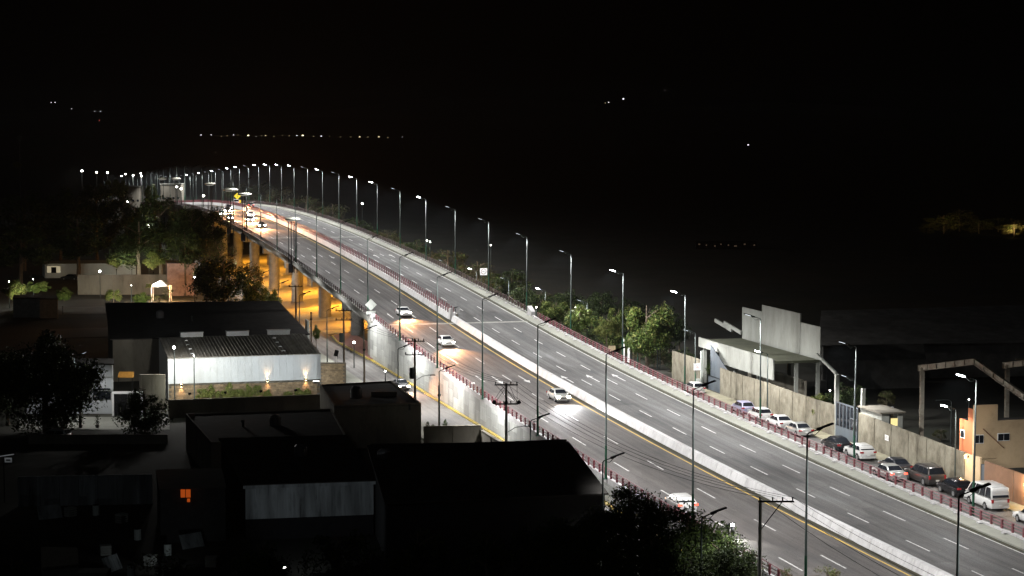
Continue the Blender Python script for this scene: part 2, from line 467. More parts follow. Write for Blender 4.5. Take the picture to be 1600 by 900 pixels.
    def build(s, name, mats, parent=None, loc=None, rz=0.0, smooth=False, fix=False):
        me = s.mesh(name, mats)
        if fix:
            b = bmesh.new(); b.from_mesh(me)
            bmesh.ops.recalc_face_normals(b, faces=b.faces)
            b.to_mesh(me); b.free()
        if smooth:
            me.polygons.foreach_set('use_smooth', [True] * len(me.polygons))
        o = bpy.data.objects.new(name, me)
        C.objects.link(o)
        if parent: o.parent = parent
        if loc is not None: o.location = loc
        if rz: o.rotation_euler = (0, 0, rz)
        return o
def struct(o): o['kind'] = 'structure'; return o
def stuff(o): o['kind'] = 'stuff'; return o
def tag(o, label, cat, group=None):
    o['label'] = label; o['category'] = cat
    if group: o['group'] = group
    return o
def thing(name, label, cat, loc=(0, 0, 0), rz=0.0, group=None):
    o = bpy.data.objects.new(name, None)
    C.objects.link(o)
    o.location = loc; o.rotation_euler = (0, 0, rz)
    o.empty_display_size = 0.3
    return tag(o, label, cat, group)
def part(mesh, name, parent, loc=(0, 0, 0), rz=0.0, scale=None):
    o = bpy.data.objects.new(name, mesh)
    C.objects.link(o)
    o.parent = parent; o.location = loc
    o.rotation_euler = rz if isinstance(rz, (tuple, Euler)) else (0, 0, rz)
    if scale: o.scale = scale
    return o
def kids(o): return [c for c in bpy.data.objects if c.parent == o]
def dup(root, loc, rz, label=None, group=None):
    """a copy of a thing with copies of its parts and sub-parts"""
    def cp(o, par):
        c = o.copy(); C.objects.link(c)
        if par: c.parent = par
        for g in list(o.children): cp(g, c)
        return c
    r = cp(root, None)
    r.location = loc; r.rotation_euler = (0, 0, rz)
    if label: r['label'] = label
    if group: r['group'] = group
    return r
def light(kind, name, parent, loc, energy, col, size=0.3, spot=None, aim=None, blend=0.5):
    d = bpy.data.lights.new(name, kind)
    d.energy = energy; d.color = col
    if kind in ('POINT', 'SPOT'): d.shadow_soft_size = size
    if spot: d.spot_size = radians(spot); d.spot_blend = blend
    o = bpy.data.objects.new(name, d)
    C.objects.link(o)
    if parent: o.parent = parent
    o.location = loc
    if aim is not None:
        o.rotation_euler = Vector(aim).to_track_quat('-Z', 'Y').to_euler()
    return o
ORD = ['first', 'second', 'third', 'fourth', 'fifth', 'sixth', 'seventh', 'eighth', 'ninth', 'tenth', 'eleventh', 'twelfth',
       'thirteenth', 'fourteenth', 'fifteenth', 'sixteenth', 'seventeenth', 'eighteenth', 'nineteenth', 'twentieth']
def ordn(i):
    if i < 20: return ORD[i]
    if i == 29: return 'thirtieth'
    if i == 39: return 'fortieth'
    return ('twenty-', 'thirty-', 'forty-')[(i + 1) // 10 - 2] + ORD[(i + 1) % 10 - 1]

# ================================================================== SETTING
def so_point(s, off, z):
    """straight-axis frame used for the ground sheet"""
    return Vector((28.25 + 0.4 + off * cos(HEAD) - s * sin(HEAD), 163.9 + off * sin(HEAD) + s * cos(HEAD), z))
def ground_level(s, off):
    hi = HIGH if s < 560 else max(LOW, HIGH - (s - 560) * 0.008)
    t = min(1, max(0, (off + 12.0) / 24.5))
    return LOW * (1 - t) + hi * t
def make_ground():
    b = MB()
    ss = [-420, -200, -100] + list(range(-60, 1000, 20)) + [1050, 1200, 1500, 2000, 3000, 4200, 6500, 9000]
    oo = [-4500, -2500, -1200, -600, -300, -150, -80, -40, -20, -12.9, -12.0, -8, -4, 0, 4, 8, 12.5, 13.2, 20, 40, 80, 150, 300, 600, 1200, 2500, 4500]
    for s in ss:
        for o in oo:
            z = ground_level(s, o)
            p = so_point(s, o, z)
            if s < 60 and abs(o) > 100: p.z = z
            b.v.append(tuple(p))
    n = len(oo)
    for i in range(len(ss) - 1):
        for j in range(n - 1):
            a = i * n + j
            b.face((a, a + 1, a + n + 1, a + n))
    return struct(b.build('ground', M_gr))
make_ground()

def hills():
    b = MB(); rnd = random.Random(3)
    nx, ny = 60, 14
    for j in range(ny):
        Y = 2400 + 620 * j
        for i in range(nx):
            X = -3600 + 7200 * i / (nx - 1)
            t = j / (ny - 1)
            ridge = 0.5 + 0.5 * sin(X / 900 + 1.3) * 0.6 + 0.25 * sin(X / 310 + j * 0.7)
            z = -6 + 200 * t ** 1.3 * (0.35 + 0.65 * ridge) + 12 * rnd.random() * t
            b.v.append((X, Y, z))
    for j in range(ny - 1):
        for i in range(nx - 1):
            a = j * nx + i
            b.face((a, a + 1, a + nx + 1, a + nx))
    return struct(b.build('hills', M_gr, smooth=True))
HILLS = hills()

# carriageways, gutters, footways
S0, S1, SB, SE = -58, 998, 148, 770        # frame end, far end, start and end of the bridge
def strip(name, o0, o1, dz, m, s0=S0, s1=S1, step=5, n=4, level=None):
    prof = [(o0 + (o1 - o0) * i / n, dz) for i in range(n + 1)]
    b = MB(); b.sweep(prof, s0, s1, step, m=0, level=level)
    return struct(b.build(name, m))
strip('carriageway_left', -12.2, -1.36, 0, M_asph_l, S0, 144.5)
strip('carriageway_right', 0.2, 10.66, 0, M_asph_r, S0, 144.5)
strip('carriageway_left', -12.2, -1.36, 0, M_asph_c, 144.5, S1)
strip('carriageway_right', 0.2, 10.66, 0, M_asph_b, 144.5, S1)
strip('gutter_median', -1.36, -0.5, -0.004, M_gut, n=1)
strip('gutter_right', 10.66, 11.18, -0.004, M_gut, n=1)
b = MB(); b.sweep([(11.18, -0.3), (11.18, 0.12), (11.22, 0.14), (12.75, 0.17), (12.75, -0.3)], S0, S1, 5)
struct(b.build('sidewalk_right', M_walk))
# painted lines
b = MB(); b.sweep([(-1.74, 0.005), (-1.58, 0.005)], S0, S1, 5); struct(b.build('yellow_line', M_yel))
b = MB(); b.sweep([(10.48, 0.005), (10.63, 0.005)], S0, S1, 5); struct(b.build('edge_line', M_mark))
b = MB(); b.sweep([(-12.0, 0.005), (-11.9, 0.005)], 400, S1, 5); struct(b.build('edge_line', M_mark))
def dashes(name, off, s0, pitch, ln, far):
    b = MB(); k = -4
    while s0 + pitch * k < far:
        e = s0 + pitch * k
        if e - ln > S0: b.sweep([(off - 0.075, 0.005), (off + 0.075, 0.005)], e - ln, e, ln / 2)
        k += 1
    return struct(b.build(name, M_mark))
dashes('lane_markings', 7.131, -3.23, 11.805, 4.5, 900)
dashes('lane_markings', 3.715, -3.23, 11.805, 4.5, 900)
dashes('lane_markings', -5.376, -6.98, 14.84, 5.0, 900)
dashes('lane_markings', -8.955, -6.98, 14.84, 5.0, 900)
def arrow(s, off, d):
    """lane arrow, tip at s + 3 d"""
    b = MB()
    def q(u, v): return rp(s + d * u, off + v, 0.006)
    b.quad(q(-3, -.09), q(-3, .09), q(1.0, .09), q(1.0, -.09))
    b.poly([q(1.0, -.42), q(1.0, .42), q(3.0, 0)])
    o = b.build('road_arrow', M_mark, fix=True)
    struct(o)
for o in (-10.7, -7.0, -3.45): arrow(93, o, -1)
for o in (2.0, 5.45, 8.95): arrow(92, o, 1)
for o in (-10.8, -7.1, -3.6): arrow(240, o, -1)
for o in (2.1, 5.5, 8.7): arrow(240, o, 1)
# expansion joints: a pale concrete nosing on each carriageway
for s in (144.5, 286, 428):
    for o0, o1 in ((-12.1, -0.8), (0.4, 10.9)):
        b = MB()
        for a, c in ((-0.55, -0.08), (0.08, 0.55)):
            b.sweep([(o0, 0.008), (o1, 0.008)], s + a, s + c, 0.5)
        struct(b.build('expansion_joint', M_conc))
# tar seams running with the wheel tracks
b = MB()
rr = random.Random(11)
for i in range(26):
    o = rr.choice([rr.uniform(-11.5, -2.2), rr.uniform(1.2, 10)]); s = rr.uniform(-30, 260); ln = rr.uniform(10, 40)
    pts = [(s + ln * t / 8, o + 0.12 * sin(t * 1.7 + i) + rr.uniform(-.05, .05)) for t in range(9)]
    for (sa, oa), (sb, ob) in zip(pts, pts[1:]):
        b.quad(rp(sa, oa - .022, .0045), rp(sa, oa + .022, .0045), rp(sb, ob + .022, .0045), rp(sb, ob - .022, .0045))
struct(b.build('tar_seams', mat('tar', (0.022, 0.022, 0.023), 0.6, coord='World')))

# service streets and their pavements
lv = lambda z: (lambda s: z)
def sstrip(name, o0, o1, z, m, s0, s1, n=3):
    b = MB(); b.sweep([(o0 + (o1 - o0) * i / n, 0) for i in range(n + 1)], s0, s1, 6, level=lv(z))
    return struct(b.build(name, m))
sstrip('service_street_left', -18.9, -12.95, LOW + 0.03, M_asph_s, S0, 420)
sstrip('service_street_right', 13.2, 18.05, HIGH + 0.035, M_asph_s, S0, 420)
b = MB(); b.sweep([(18.05, -.1), (18.05, .13), (18.1, .15), (20.05, .15), (20.05, -.1)], S0, 92, 6, level=lv(HIGH + .035)); struct(b.build('pavement_right', M_walk2))
b = MB(); b.sweep([(-21.6, -.1), (-21.6, .15), (-18.95, .15), (-18.9, .13), (-18.9, -.1)], S0, 230, 6, level=lv(LOW + .03)); struct(b.build('pavement_left', M_walk))
b = MB(); b.sweep([(-12.98, -.1), (-12.98, .16), (-12.6, .16), (-12.6, -.1)], S0, 152, 4, level=lv(LOW + .03)); struct(b.build('kerb_yellow', M_kyel))
# crossing street under the bridge and the paved island
b = MB()
for s0, s1, z in ((196, 212, 0.05), (240, 256, 0.05)):
    n = 12
    for i in range(n):
        oa, ob = -60 + 80 * i / n, -60 + 80 * (i + 1) / n
        za, zb = ground_level(s0, oa) + z, ground_level(s0, ob) + z
        b.quad(rp(s0, oa, 0, za), rp(s0, ob, 0, zb), rp(s1, ob, 0, zb), rp(s1, oa, 0, za))
struct(b.build('cross_street', M_asph_s))
b = MB()
for i in range(14):
    for j in range(12):
        sa, sb = 190.5 + 15 * i, 205.5 + 15 * i; oa, ob = -13 + 26 * j / 12, -13 + 26 * (j + 1) / 12
        b.quad(rp(sa, oa, 0, ground_level(sa, oa) + .03), rp(sa, ob, 0, ground_level(sa, ob) + .03), rp(sb, ob, 0, ground_level(sb, ob) + .03), rp(sb, oa, 0, ground_level(sb, oa) + .03))
struct(b.build('underpass_paving', M_walk2))
def poly_slab(name, pts, z0, z1, m):
    b = MB(); b.prism([(p.x, p.y) for p in pts], z0, z1)
    return struct(b.build(name, m))
isl = [rp(150, -12.9), rp(176, -13.4), rp(186, -12.6), rp(190, -10), rp(190, 6), rp(157, 6), rp(150, -11)]
poly_slab('paved_island', isl, 0.2, LOW + 0.26, M_pave_red)
b = MB()
ip = [rp(150, -12.95), rp(176, -13.5), rp(186, -12.7), rp(190.3, -10), rp(190.3, 0)]
for a, c in zip(ip, ip[1:]):
    d = (c - a).normalized(); w = Vector((-d.y, d.x, 0)) * 0.2
    b.prism([(a.x, a.y), (c.x, c.y), (c.x + w.x, c.y + w.y), (a.x + w.x, a.y + w.y)], LOW, LOW + 0.31)
struct(b.build('island_kerb', M_kyel))

# ================================================================== FLYOVER
fly = thing('flyover_bridge', 'long pale concrete flyover carrying the lit highway over the orange-lit street', 'bridge', tuple(rp(148, 0, 0, 0)))
FO = fly.location.copy()
def fpart(name, prof, s0, s1, m, step=5, closed=True, parent=fly, org=FO):
    b = MB(); b.sweep(prof, s0, s1, step, closed=closed, org=org)
    return b.build(name, m, parent, fix=True)
fpart('deck_slab', [(-12.7, -.55), (-12.7, -.12), (13.25, -.12), (13.25, -.55)], 155, 760, M_conc)
fpart('deck_edge_beam', [(-12.85, -.5), (-12.85, .3), (-12.48, .3), (-12.48, -.5)], 150, 760, M_conc)
fpart('deck_edge_beam', [(13.02, -.5), (13.02, .3), (13.4, .3), (13.4, -.5)], 150, 760, M_conc)
for o in (-11.0, -7.2, -3.4, 0.4, 4.2, 8.0, 11.6):
    fpart('girder', [(o - .35, -1.95), (o - .2, -.56), (o + .2, -.56), (o + .35, -1.95)], 156, 760, M_conc, 8)
fpart('abutment', [(-12.3, -9), (-12.3, -.6), (12.8, -.6), (12.8, -9)], 153, 155.5, M_conc, 3)
cap_s = [186, 220, 254, 288, 322, 356, 390, 424, 458, 492, 526, 560, 594, 628, 662]
colm = MB().lathe((0, 0, 0), [(1.18, 0), (1.18, 1)], 18).mesh('column', M_conc)
colm.polygons.foreach_set('use_smooth', [len(p.vertices) == 4 for p in colm.polygons])
for s in cap_s:
    x, y, z, h = RP(s)
    b = MB(); b.prism([tuple((rp(s + ds, o) - FO)[:2]) for ds, o in ((-1.1, -10.9), (1.1, -10.9), (1.1, 12.4), (-1.1, 12.4))], z - 3.5, z - 1.97)
    cap = b.build('pier_cap', M_conc, fly)
    for o in (-8.4, 0.2, 8.8):
        g = ground_level(s, o) - 0.3
        p = rp(s, o, 0, g) - FO
        c = part(colm, 'column', fly, p, 0, (1, 1, z - 3.45 - g))

# median barrier: one wide wall near, two with fences on the bridge
def barrier(name, label, prof, s0, s1, m=M_white):
    t = thing(name, label, 'barrier', rp(s0, 0, 0)); O = t.location.copy()
    n = int((s1 - s0) / 4.0); n1 = min(n, 95)
    for i in range(n1):
        a, c = s0 + (s1 - s0) * i / n, s0 + (s1 - s0) * (i + 1) / n
        b = MB(); b.sweep(prof, a + .03, c - .03, 4, closed=True, org=O)
        b.build('segment', m, t, fix=True)
    if n1 < n:
        b = MB(); b.sweep(prof, s0 + (s1 - s0) * n1 / n, s1, 5, closed=True, org=O); b.build('far_segment', m, t, fix=True)
    cx = sum(p[0] for p in prof) / len(prof)
    b = MB(); b.sweep([(cx + (o - cx) * .9, z * .94) for o, z in prof], s0, s1, 5, closed=True, org=O); b.build('joint_filler', M_oldwall, t, fix=True)
    return t
barrier('median_barrier', 'long white concrete barrier beside the yellow line between the two carriageways', [(-.74, -.05), (-.68, .12), (-.45, .82), (-.02, .82), (.2, .12), (.24, -.05)], S0, 147)
barrier('median_barrier', 'white bridge kerb wall under the median fence nearest the left carriageway', [(-.74, -.05), (-.68, .12), (-.5, .82), (-.14, .82), (-.08, -.05)], 149, 800)
barrier('median_barrier', 'white bridge kerb wall under the median fence nearest the right carriageway', [(.42, -.05), (.46, .82), (.82, .82), (1.0, .12), (1.06, -.05)], 149, 800)

def fence(name, label, cat, off, base, s0, s1, pitch, ph, mpost, mrail, rails=(0.28, 0.55, 0.82), rr=0.03, pw=(0.2, 0.13), limit=300):
    O = rp(s0, off, base)
    t = thing(name, label, cat, O)
    pm = MB().box((0, 0, ph / 2), (pw[1], pw[0], ph)).mesh('post', mpost)
    n = int((s1 - s0) / pitch)
    far = MB()
    for i in range(n + 1):
        s = s0 + pitch * i
        p = rp(s, off, base) - O
        if i < limit: part(pm, 'post', t, p, RP(s)[3])
        else: far.box(p + Vector((0, 0, ph / 2)), (pw[1], pw[0], ph), RP(s)[3])
    if far.v: stuff(far.build('far_posts', mpost, t))
    for h in rails:
        b = MB()
        step = 5; k = int((s1 - s0) / step)
        b.tube([rp(s0 + (s1 - s0) * i / k, off, base + h) - O for i in range(k + 1)], rr, 4)
        b.build('rail', mrail, t)
    return t
fence('guardrail', 'red post guardrail on the white kerb along the right pavement near parked cars', 'guardrail', 12.9, .36, -40, 146, 1.88, .78, M_red, M_rpink, rr=.042, pw=(.24, .14))
fence('guardrail', 'dark maroon railing along the right edge of the bridge beyond the concrete end block', 'guardrail', 13.15, .3, 151, 790, 1.9, .8, M_redd, M_redd, rr=.04)
fence('guardrail', 'red post guardrail on top of the white retaining wall', 'guardrail', -12.32, .3, -40, 149, 1.88, .78, M_red, M_rpink, rr=.042, pw=(.24, .14))
fence('guardrail', 'dark maroon railing along the left edge of the bridge above the piers', 'guardrail', -12.65, .3, 151, 790, 1.9, .8, M_redd, M_redd, rr=.04)
fence('median_fence', 'maroon picket fence on the bridge median beside the left carriageway', 'fence', -.32, .82, 151, 640, 1.65, .78, M_red, M_redd, (.4, .74))
fence('median_fence', 'maroon picket fence on the bridge median beside the right carriageway', 'fence', .64, .82, 151, 640, 1.65, .78, M_red, M_redd, (.4, .74))
barrier('kerb_wall', 'white kerb under the right-hand red guardrail', [(12.75, -.5), (12.75, .36), (13.05, .36), (13.05, -.5)], S0, 149)
barrier('kerb_wall', 'white kerb capping the left retaining wall under its guardrail', [(-12.5, -.25), (-12.5, .3), (-12.15, .3), (-12.15, -.25)], S0, 150)
# drain blocks: small white scuppers along the pavement side of the right kerb
t = thing('drain_blocks', 'row of small white concrete blocks at the foot of the right guardrail kerb', 'drain blocks', rp(0, 12.55, .19))
bm_ = MB().box((0, 0, .05), (.28, .5, .10)).mesh('block', M_white)
for i in range(80):
    s = -30 + 4.4 * i / 1.0
    if s > 300: break
    part(bm_, 'block', t, rp(s, 12.45, .19) - t.location, RP(s)[3])
# end blocks
def endblock(label, s, off, w=0.5, hh=1.5, ln=2.2, cat='end block'):
    x, y, z, h = RP(s)
    b = MB()
    b.prism([(-w / 2, -ln / 2), (w / 2, -ln / 2), (w / 2, ln / 2), (-w / 2, ln / 2)], -.1, [hh * .55, hh * .55, hh, hh])
    return tag(b.build('end_block', M_white, None, rp(s, off), h), label, cat)
endblock('white sloped concrete block ending the right bridge railing', 149.6, 12.95, .7, 1.6)
endblock('white sloped concrete block ending the left bridge railing by the diamond sign', 149.8, -12.4, .6, 1.2)
t = thing('median_terminal', 'white rounded terminal panel at the near end of the median fence', 'crash terminal', rp(148.2, -.1), RP(148)[3])
b = MB(); b.box((-.35, 0, .95), (.5, 1.2, 1.75), taper=.8); b.build('panel', M_white, t)
b = MB(); b.tube([(.35, -.3, 0), (.35, -.3, 1.5), (.35, .5, 1.9), (.9, .6, 1.9)], .06, 6); b.build('hoop', M_dark, t)
b = MB(); b.box((.95, .5, 1.4), (.5, .1, .9)); b.build('marker_board', M_white, t)

# retaining wall of painted panels
rw = thing('retaining_wall', 'tall patchily white painted retaining wall beside the left service street', 'retaining wall', rp(60, -12.4, 0, 0))
b = MB()
RO = rw.location.copy()
n = 50
for i in range(n):
    sa, sb = -40 + 192 * i / n, -40 + 192 * (i + 1) / n
    za, zb = RP(sa)[2] - .25, RP(sb)[2] - .25
    p = [rp(sa, -12.4, 0, 0) - RO, rp(sb, -12.4, 0, 0) - RO, rp(sb, -12.1, 0, 0) - RO, rp(sa, -12.1, 0, 0) - RO]
    b.prism([(q.x, q.y) for q in p], 0, [za, zb, zb, za])
b.build('wall_core', M_conc, rw)
s = -30.0; i = 0
while s < 152:
    ln = 2.9
    j = 0; z = .35 + (0.75 if i % 2 else 0)
    x, y, zz, h = RP(s + ln / 2)
    top0, top1 = RP(s)[2] - .26, RP(s + ln)[2] - .26
    z = .32; hh = 1.55 if i % 2 == 0 else .8
    while z < min(top0, top1) - .1:
        a, c = z, z + hh
        ta, tb = min(c, top0), min(c, top1)
        if max(top0, top1) - c < .35: ta, tb = top0, top1
        b = MB()
        sa, sb = s + .02, s + ln - .02
        u = [rp(sa, -12.47, 0, 0) - RO, rp(sb, -12.47, 0, 0) - RO, rp(sb, -12.405, 0, 0) - RO, rp(sa, -12.405, 0, 0) - RO]
        b.prism([(q.x, q.y) for q in u], a + .015, [ta - .015, tb - .015, tb - .015, ta - .015])
        b.build('panel', M_panel, rw)
        if ta == top0: break
        z = c; hh = 1.55
    s += ln; i += 1
# curved end of the wall at the bridge
b = MB()
pts = []
for k in range(9):
    a = pi / 2 * k / 8
    q = rp(152 + 5 * sin(a), -12.4 + 4.2 * (1 - cos(a)), 0, 0) - RO
    pts.append((q.x, q.y))
for k in range(9, 0, -1):
    a = pi / 2 * (k - 1) / 8
    q = rp(152 + 4.6 * sin(a), -12.1 + 4.2 * (1 - cos(a)), 0, 0) - RO
    pts.append((q.x, q.y))
for k in range(8):
    q = [pts[k], pts[k + 1], pts[17 - k - 1], pts[17 - k]]
    b.prism(q, 0, RP(154)[2] - .58)
b.build('wall_return', M_white, rw)

# ================================================================== STREET LAMPS
COOL = (1.0, 0.985, 0.975)
def lamp_proto(name, H, side, kind, green=True, arm=2.0, brace=True):
    """side -1: arm towards -x (right-hand row), +1: arm towards +x (left-hand row)"""
    t = thing(name, 'lamp', 'street lamp')
    k = H / 12
    b = MB()
    b.tube([(0, 0, 0), (0, 0, 3.2 * k)], [.125 * k ** .5, .11 * k ** .5], 8, 0, cap=False)
    b.tube([(0, 0, 3.2 * k), (0, 0, H)], [.11 * k ** .5, .06], 8, 1)
    b.build('pole', [M_green if green else M_galv, M_galv if side < 0 else (mat('pole_dull', (0.075, 0.095, 0.09), 0.5, coord='World'))], t)
    b = MB(); b.box((0, 0, -.02), (.42, .42, .06)); b.box((0, 0, .1), (.2, .2, .2)); b.build('base_plate', M_green if green else M_galv, t)
    ux = side
    rise = math.tan(radians(17))
    armm = M_galv if side < 0 else M_dark
    b = MB(); b.tube([(0, 0, H - .05), (ux * .12, 0, H + .08), (ux * arm * .5, 0, H + .08 + rise * arm * .45)], [.05, .045, .035], 6)
    if brace: b.tube([(ux * .25, 0, H - .02), (ux * .6, 0, H - .08), (ux * arm * .5, 0, H + .02 + rise * arm * .4)], .025, 5)
    b.build('arm', armm, t)
    x0, x1 = arm * .38, arm
    hz = lambda x: H + .1 + rise * x
    b = MB()
    cx = (x0 + x1) / 2
    b.box((ux * cx, 0, hz(cx)), (x1 - x0, .34 if H > 9 else .28, .09), ry=-ux * radians(17))
    b.box((ux * (x0 + .18), 0, hz(x0) + .02), (.42, .2, .16), ry=-ux * radians(17))
    head = b.build('lamp_head', armm, t)
    lw = (.11 if kind == 'bright' else .03) if side < 0 else .004
    b = MB(); b.box((ux * (cx + .12), 0, hz(cx + .12) - .045 - lw / 2), ((x1 - x0) * (.55 if kind == 'bright' else .5), .30 if (kind == 'bright' and side < 0) else .15, lw), ry=-ux * radians(17))
    b.build('lens', G_lamp if kind == 'bright' else G_lampd, head)
    return t
def lamp_light(t, H, side, arm, energy, col=COOL, spot=150, tilt=-.12):
    light('SPOT', 'lamp_light', t, (side * (arm + .0), 0, H + .3), energy, col, .18, spot, (side * tilt, 0, -1), .6)
PTALL = {}
for kind in ('bright', 'dim'):
    PTALL[(-1, kind)] = lamp_proto('tall_street_lamp', 12, -1, kind)
PTALL[(1, 'dim')] = lamp_proto('tall_street_lamp', 12, 1, 'dim')
PTALL[(1, 'bright')] = lamp_proto('tall_street_lamp', 12, 1, 'bright')
used = set()
lean = random.Random(17)
def place(proto, loc, rz, label, group):
    o = place_(proto, loc, rz + lean.uniform(-.05, .05), label, group)
    o.rotation_euler = (lean.uniform(-.006, .006), lean.uniform(-.006, .006), o.rotation_euler.z)
    return o
def place_(proto, loc, rz, label, group):
    if proto.name not in used:
        used.add(proto.name)
        proto.location = loc; proto.rotation_euler = (0, 0, rz); proto['label'] = label; proto['group'] = group
        return proto
    return dup(proto, loc, rz, label, group)
def lampf(k):      # the lamps do not all burn equally
    base = .97 if k < 2 else .93 if k < 4 else .82 if k < 7 else .68 if k < 13 else .95
    return base * (1.0, .92, 1.05, .95, .88, 1.06, .98)[k % 7]
Rkind = 'bddbbddddbdbbdbdbbbbdbbdbdbdbd'
for k in range(37):
    s = 3.4 + 25 * k
    kind = {'b': 'bright', 'd': 'dim'}[Rkind[k] if k < len(Rkind) else 'd']
    st = 'brightly shining' if kind == 'bright' else 'dim headed'
    l = place(PTALL[(-1, kind)], rp(s, 13.2, .2), RP(s)[3], '%s tall grey lamp, %s from the near end of the right guardrail row' % (st, ordn(k)), 'tall lamps along the right edge of the highway')
    if k < 30: lamp_light(l, 12, -1, 2.0, TALLW * lampf(k), spot=(164 if k == 0 else 150))
for k in range(-2, 36):
    s = 3.4 + 25 * k
    kind = 'bright' if k in (15, 19, 21, 24, 27) else 'dim'
    l = place(PTALL[(1, kind)], rp(s, -12.6, .2), RP(s)[3], 'dark tall lamp seen from behind, %s from the near end of the left guardrail row' % ordn(k + 2), 'tall lamps along the left edge of the highway')
    if k < 30: lamp_light(l, 12, 1, 2.0, TALLW * lampf(k), spot=(168 if k in (4, 5, 6) else 138), tilt=(.15 if k in (4, 5, 6) else .42))
LOWP = {(-1, 'bright'): lamp_proto('low_street_lamp', 7.0, -1, 'bright', False, 1.7), (-1, 'dim'): lamp_proto('low_street_lamp', 7.0, -1, 'dim', True, 1.7),
        (1, 'dim'): lamp_proto('low_street_lamp', 8.0, 1, 'dim', False, 1.9)}
for i, (s, kind) in enumerate([(-6, 'dim'), (19.3, 'bright'), (42.5, 'dim'), (67, 'bright'), (92, 'dim'), (116, 'dim'), (141, 'dim'), (165, 'bright'), (189, 'dim'), (213, 'bright'), (238, 'dim')]):
    z = HIGH + .2 if s < 95 else HIGH
    off = 19.55
    l = place(LOWP[(-1, kind)], rp(s, off, 0, z), RP(s)[3], 'short service street lamp by the wall, %s from the right frame edge on that side' % ordn(i), 'short lamps on the right service street')
    lamp_light(l, 7, -1, 1.7, LOWW * (.85 if s < 95 else 1.0))
for i, s in enumerate([-20, 5, 29, 69, 93, 117, 148, 176, 201, 226, 251, 276, 301, 326]):  # the farthest lamps extend the row, added to light the deck sides
    l = place(LOWP[(1, 'dim')], rp(s, -20.0, 0, LOW + .15), RP(s)[3], 'short service street lamp with dark arm, %s from the bottom on the left street' % ordn(i), 'short lamps on the left service street')
    if s != 5: lamp_light(l, 8, 1, 1.9, LOWW * (.5 if s < 0 else 1.3 if s < 40 else 4.2 if s < 130 else 2.2 if s < 155 else .6), tilt=(.5 if s < 40 else .9 if s < 100 else 1.1), spot=(162 if s < 40 else 140 if s < 100 else 165))
# sodium lamps under the deck
for i, (s, o) in enumerate([(203, -5), (203, 6), (237, -6), (237, 5), (270, -6), (270, 6), (304, -6), (338, -5), (372, -5)]):
    t = thing('underpass_lamp', 'orange sodium lamp fixed under the flyover deck, %s from its near end' % ordn(i), 'ceiling lamp', rp(s, o, -.75), RP(s)[3], 'orange lamps under the flyover')
    b = MB(); b.box((0, 0, 0), (.5, .35, .2)); b.build('housing', M_dark, t)
    b = MB(); b.box((0, 0, -.13), (.4, .28, .06)); b.build('lens', G_sod, t)
    light('SPOT', 'lamp_light', t, (0, 0, -1.9), SODW * 1.15, (1.0, 0.40, 0.03), .25, 152, (0, 0, -1), .5)
    light('POINT', 'lamp_light', t, (0, 0, -1.8), SODW * .4, (1.0, 0.42, 0.05), .25)

# ================================================================== VEHICLES
def paint(name, col, rough=0.28, metal=0.3):
    return mat(name, col, rough, metal, var=0.06, scale=1, coat=0.25)
P_white = paint('paint_white', (0.5, 0.5, 0.485), metal=0)
P_silver = paint('paint_silver', (0.42, 0.42, 0.40), metal=0.5)
P_lilac = paint('paint_lilac_grey', (0.30, 0.29, 0.40), metal=0.4)
P_black = mat('paint_black', (0.008, 0.008, 0.009), 0.2, 0, var=0.06, scale=1, spec=.3)
P_grey = paint('paint_dark_grey', (0.035, 0.036, 0.04), metal=0.2)
P_bronze = paint('paint_grey_brown', (0.055, 0.05, 0.046), metal=0.3)
M_rim = mat('wheel_rim', (0.35, 0.35, 0.35), 0.35, 0.7, var=0.1)
M_trim = mat('black_trim', (0.02, 0.02, 0.02), 0.5)

# length, width, height, belt, [(y, hood/deck z)], roof [(y, z)], wheelbase
KINDS = {
 'sedan': dict(L=4.6, W=1.76, belt=.92, deck=[(-2.3, .80), (-2.22, .95), (-1.5, .98), (.75, .95), (1.9, .82), (2.25, .68), (2.3, .55)],
               cab=[(-1.62, .97), (-.95, 1.38), (-.1, 1.45), (.35, 1.42), (1.15, .95)], wb=2.65, rw=.32),
 'hatch': dict(L=3.9, W=1.68, belt=.95, deck=[(-1.95, .85), (-1.9, 1.0), (-1.3, 1.0), (.8, .97), (1.6, .85), (1.9, .7), (1.95, .55)],
               cab=[(-1.88, 1.0), (-1.55, 1.44), (-.2, 1.52), (.25, 1.48), (1.0, .98)], wb=2.45, rw=.3),
 'suv': dict(L=5.3, W=1.98, belt=1.15, deck=[(-2.65, .9), (-2.6, 1.18), (-1.5, 1.18), (.95, 1.15), (2.3, 1.05), (2.6, .85), (2.65, .6)],
             cab=[(-2.58, 1.17), (-2.3, 1.82), (-.5, 1.88), (.45, 1.84), (1.25, 1.15)], wb=3.2, rw=.39),
 'cross': dict(L=4.4, W=1.8, belt=1.05, deck=[(-2.2, .85), (-2.12, 1.08), (-1.4, 1.08), (.8, 1.05), (1.9, .95), (2.15, .78), (2.2, .6)],
               cab=[(-2.05, 1.07), (-1.5, 1.5), (-.2, 1.6), (.35, 1.55), (1.15, 1.05)], wb=2.65, rw=.35),
 'van': dict(L=5.3, W=1.9, belt=1.15, deck=[(-2.65, .9), (-2.63, 1.15), (-1.5, 1.15), (1.9, 1.1), (2.45, .95), (2.62, .75), (2.65, .55)],
             cab=[(-2.64, 1.14), (-2.55, 2.12), (-1.5, 2.24), (.9, 2.2), (1.35, 2.05), (2.15, 1.12)], wb=3.0, rw=.34),
}
def lin(pts, y):
    if y <= pts[0][0]: return pts[0][1]
    for (a, za), (b_, zb) in zip(pts, pts[1:]):
        if y <= b_: return za + (zb - za) * (y - a) / (b_ - a)
    return pts[-1][1]
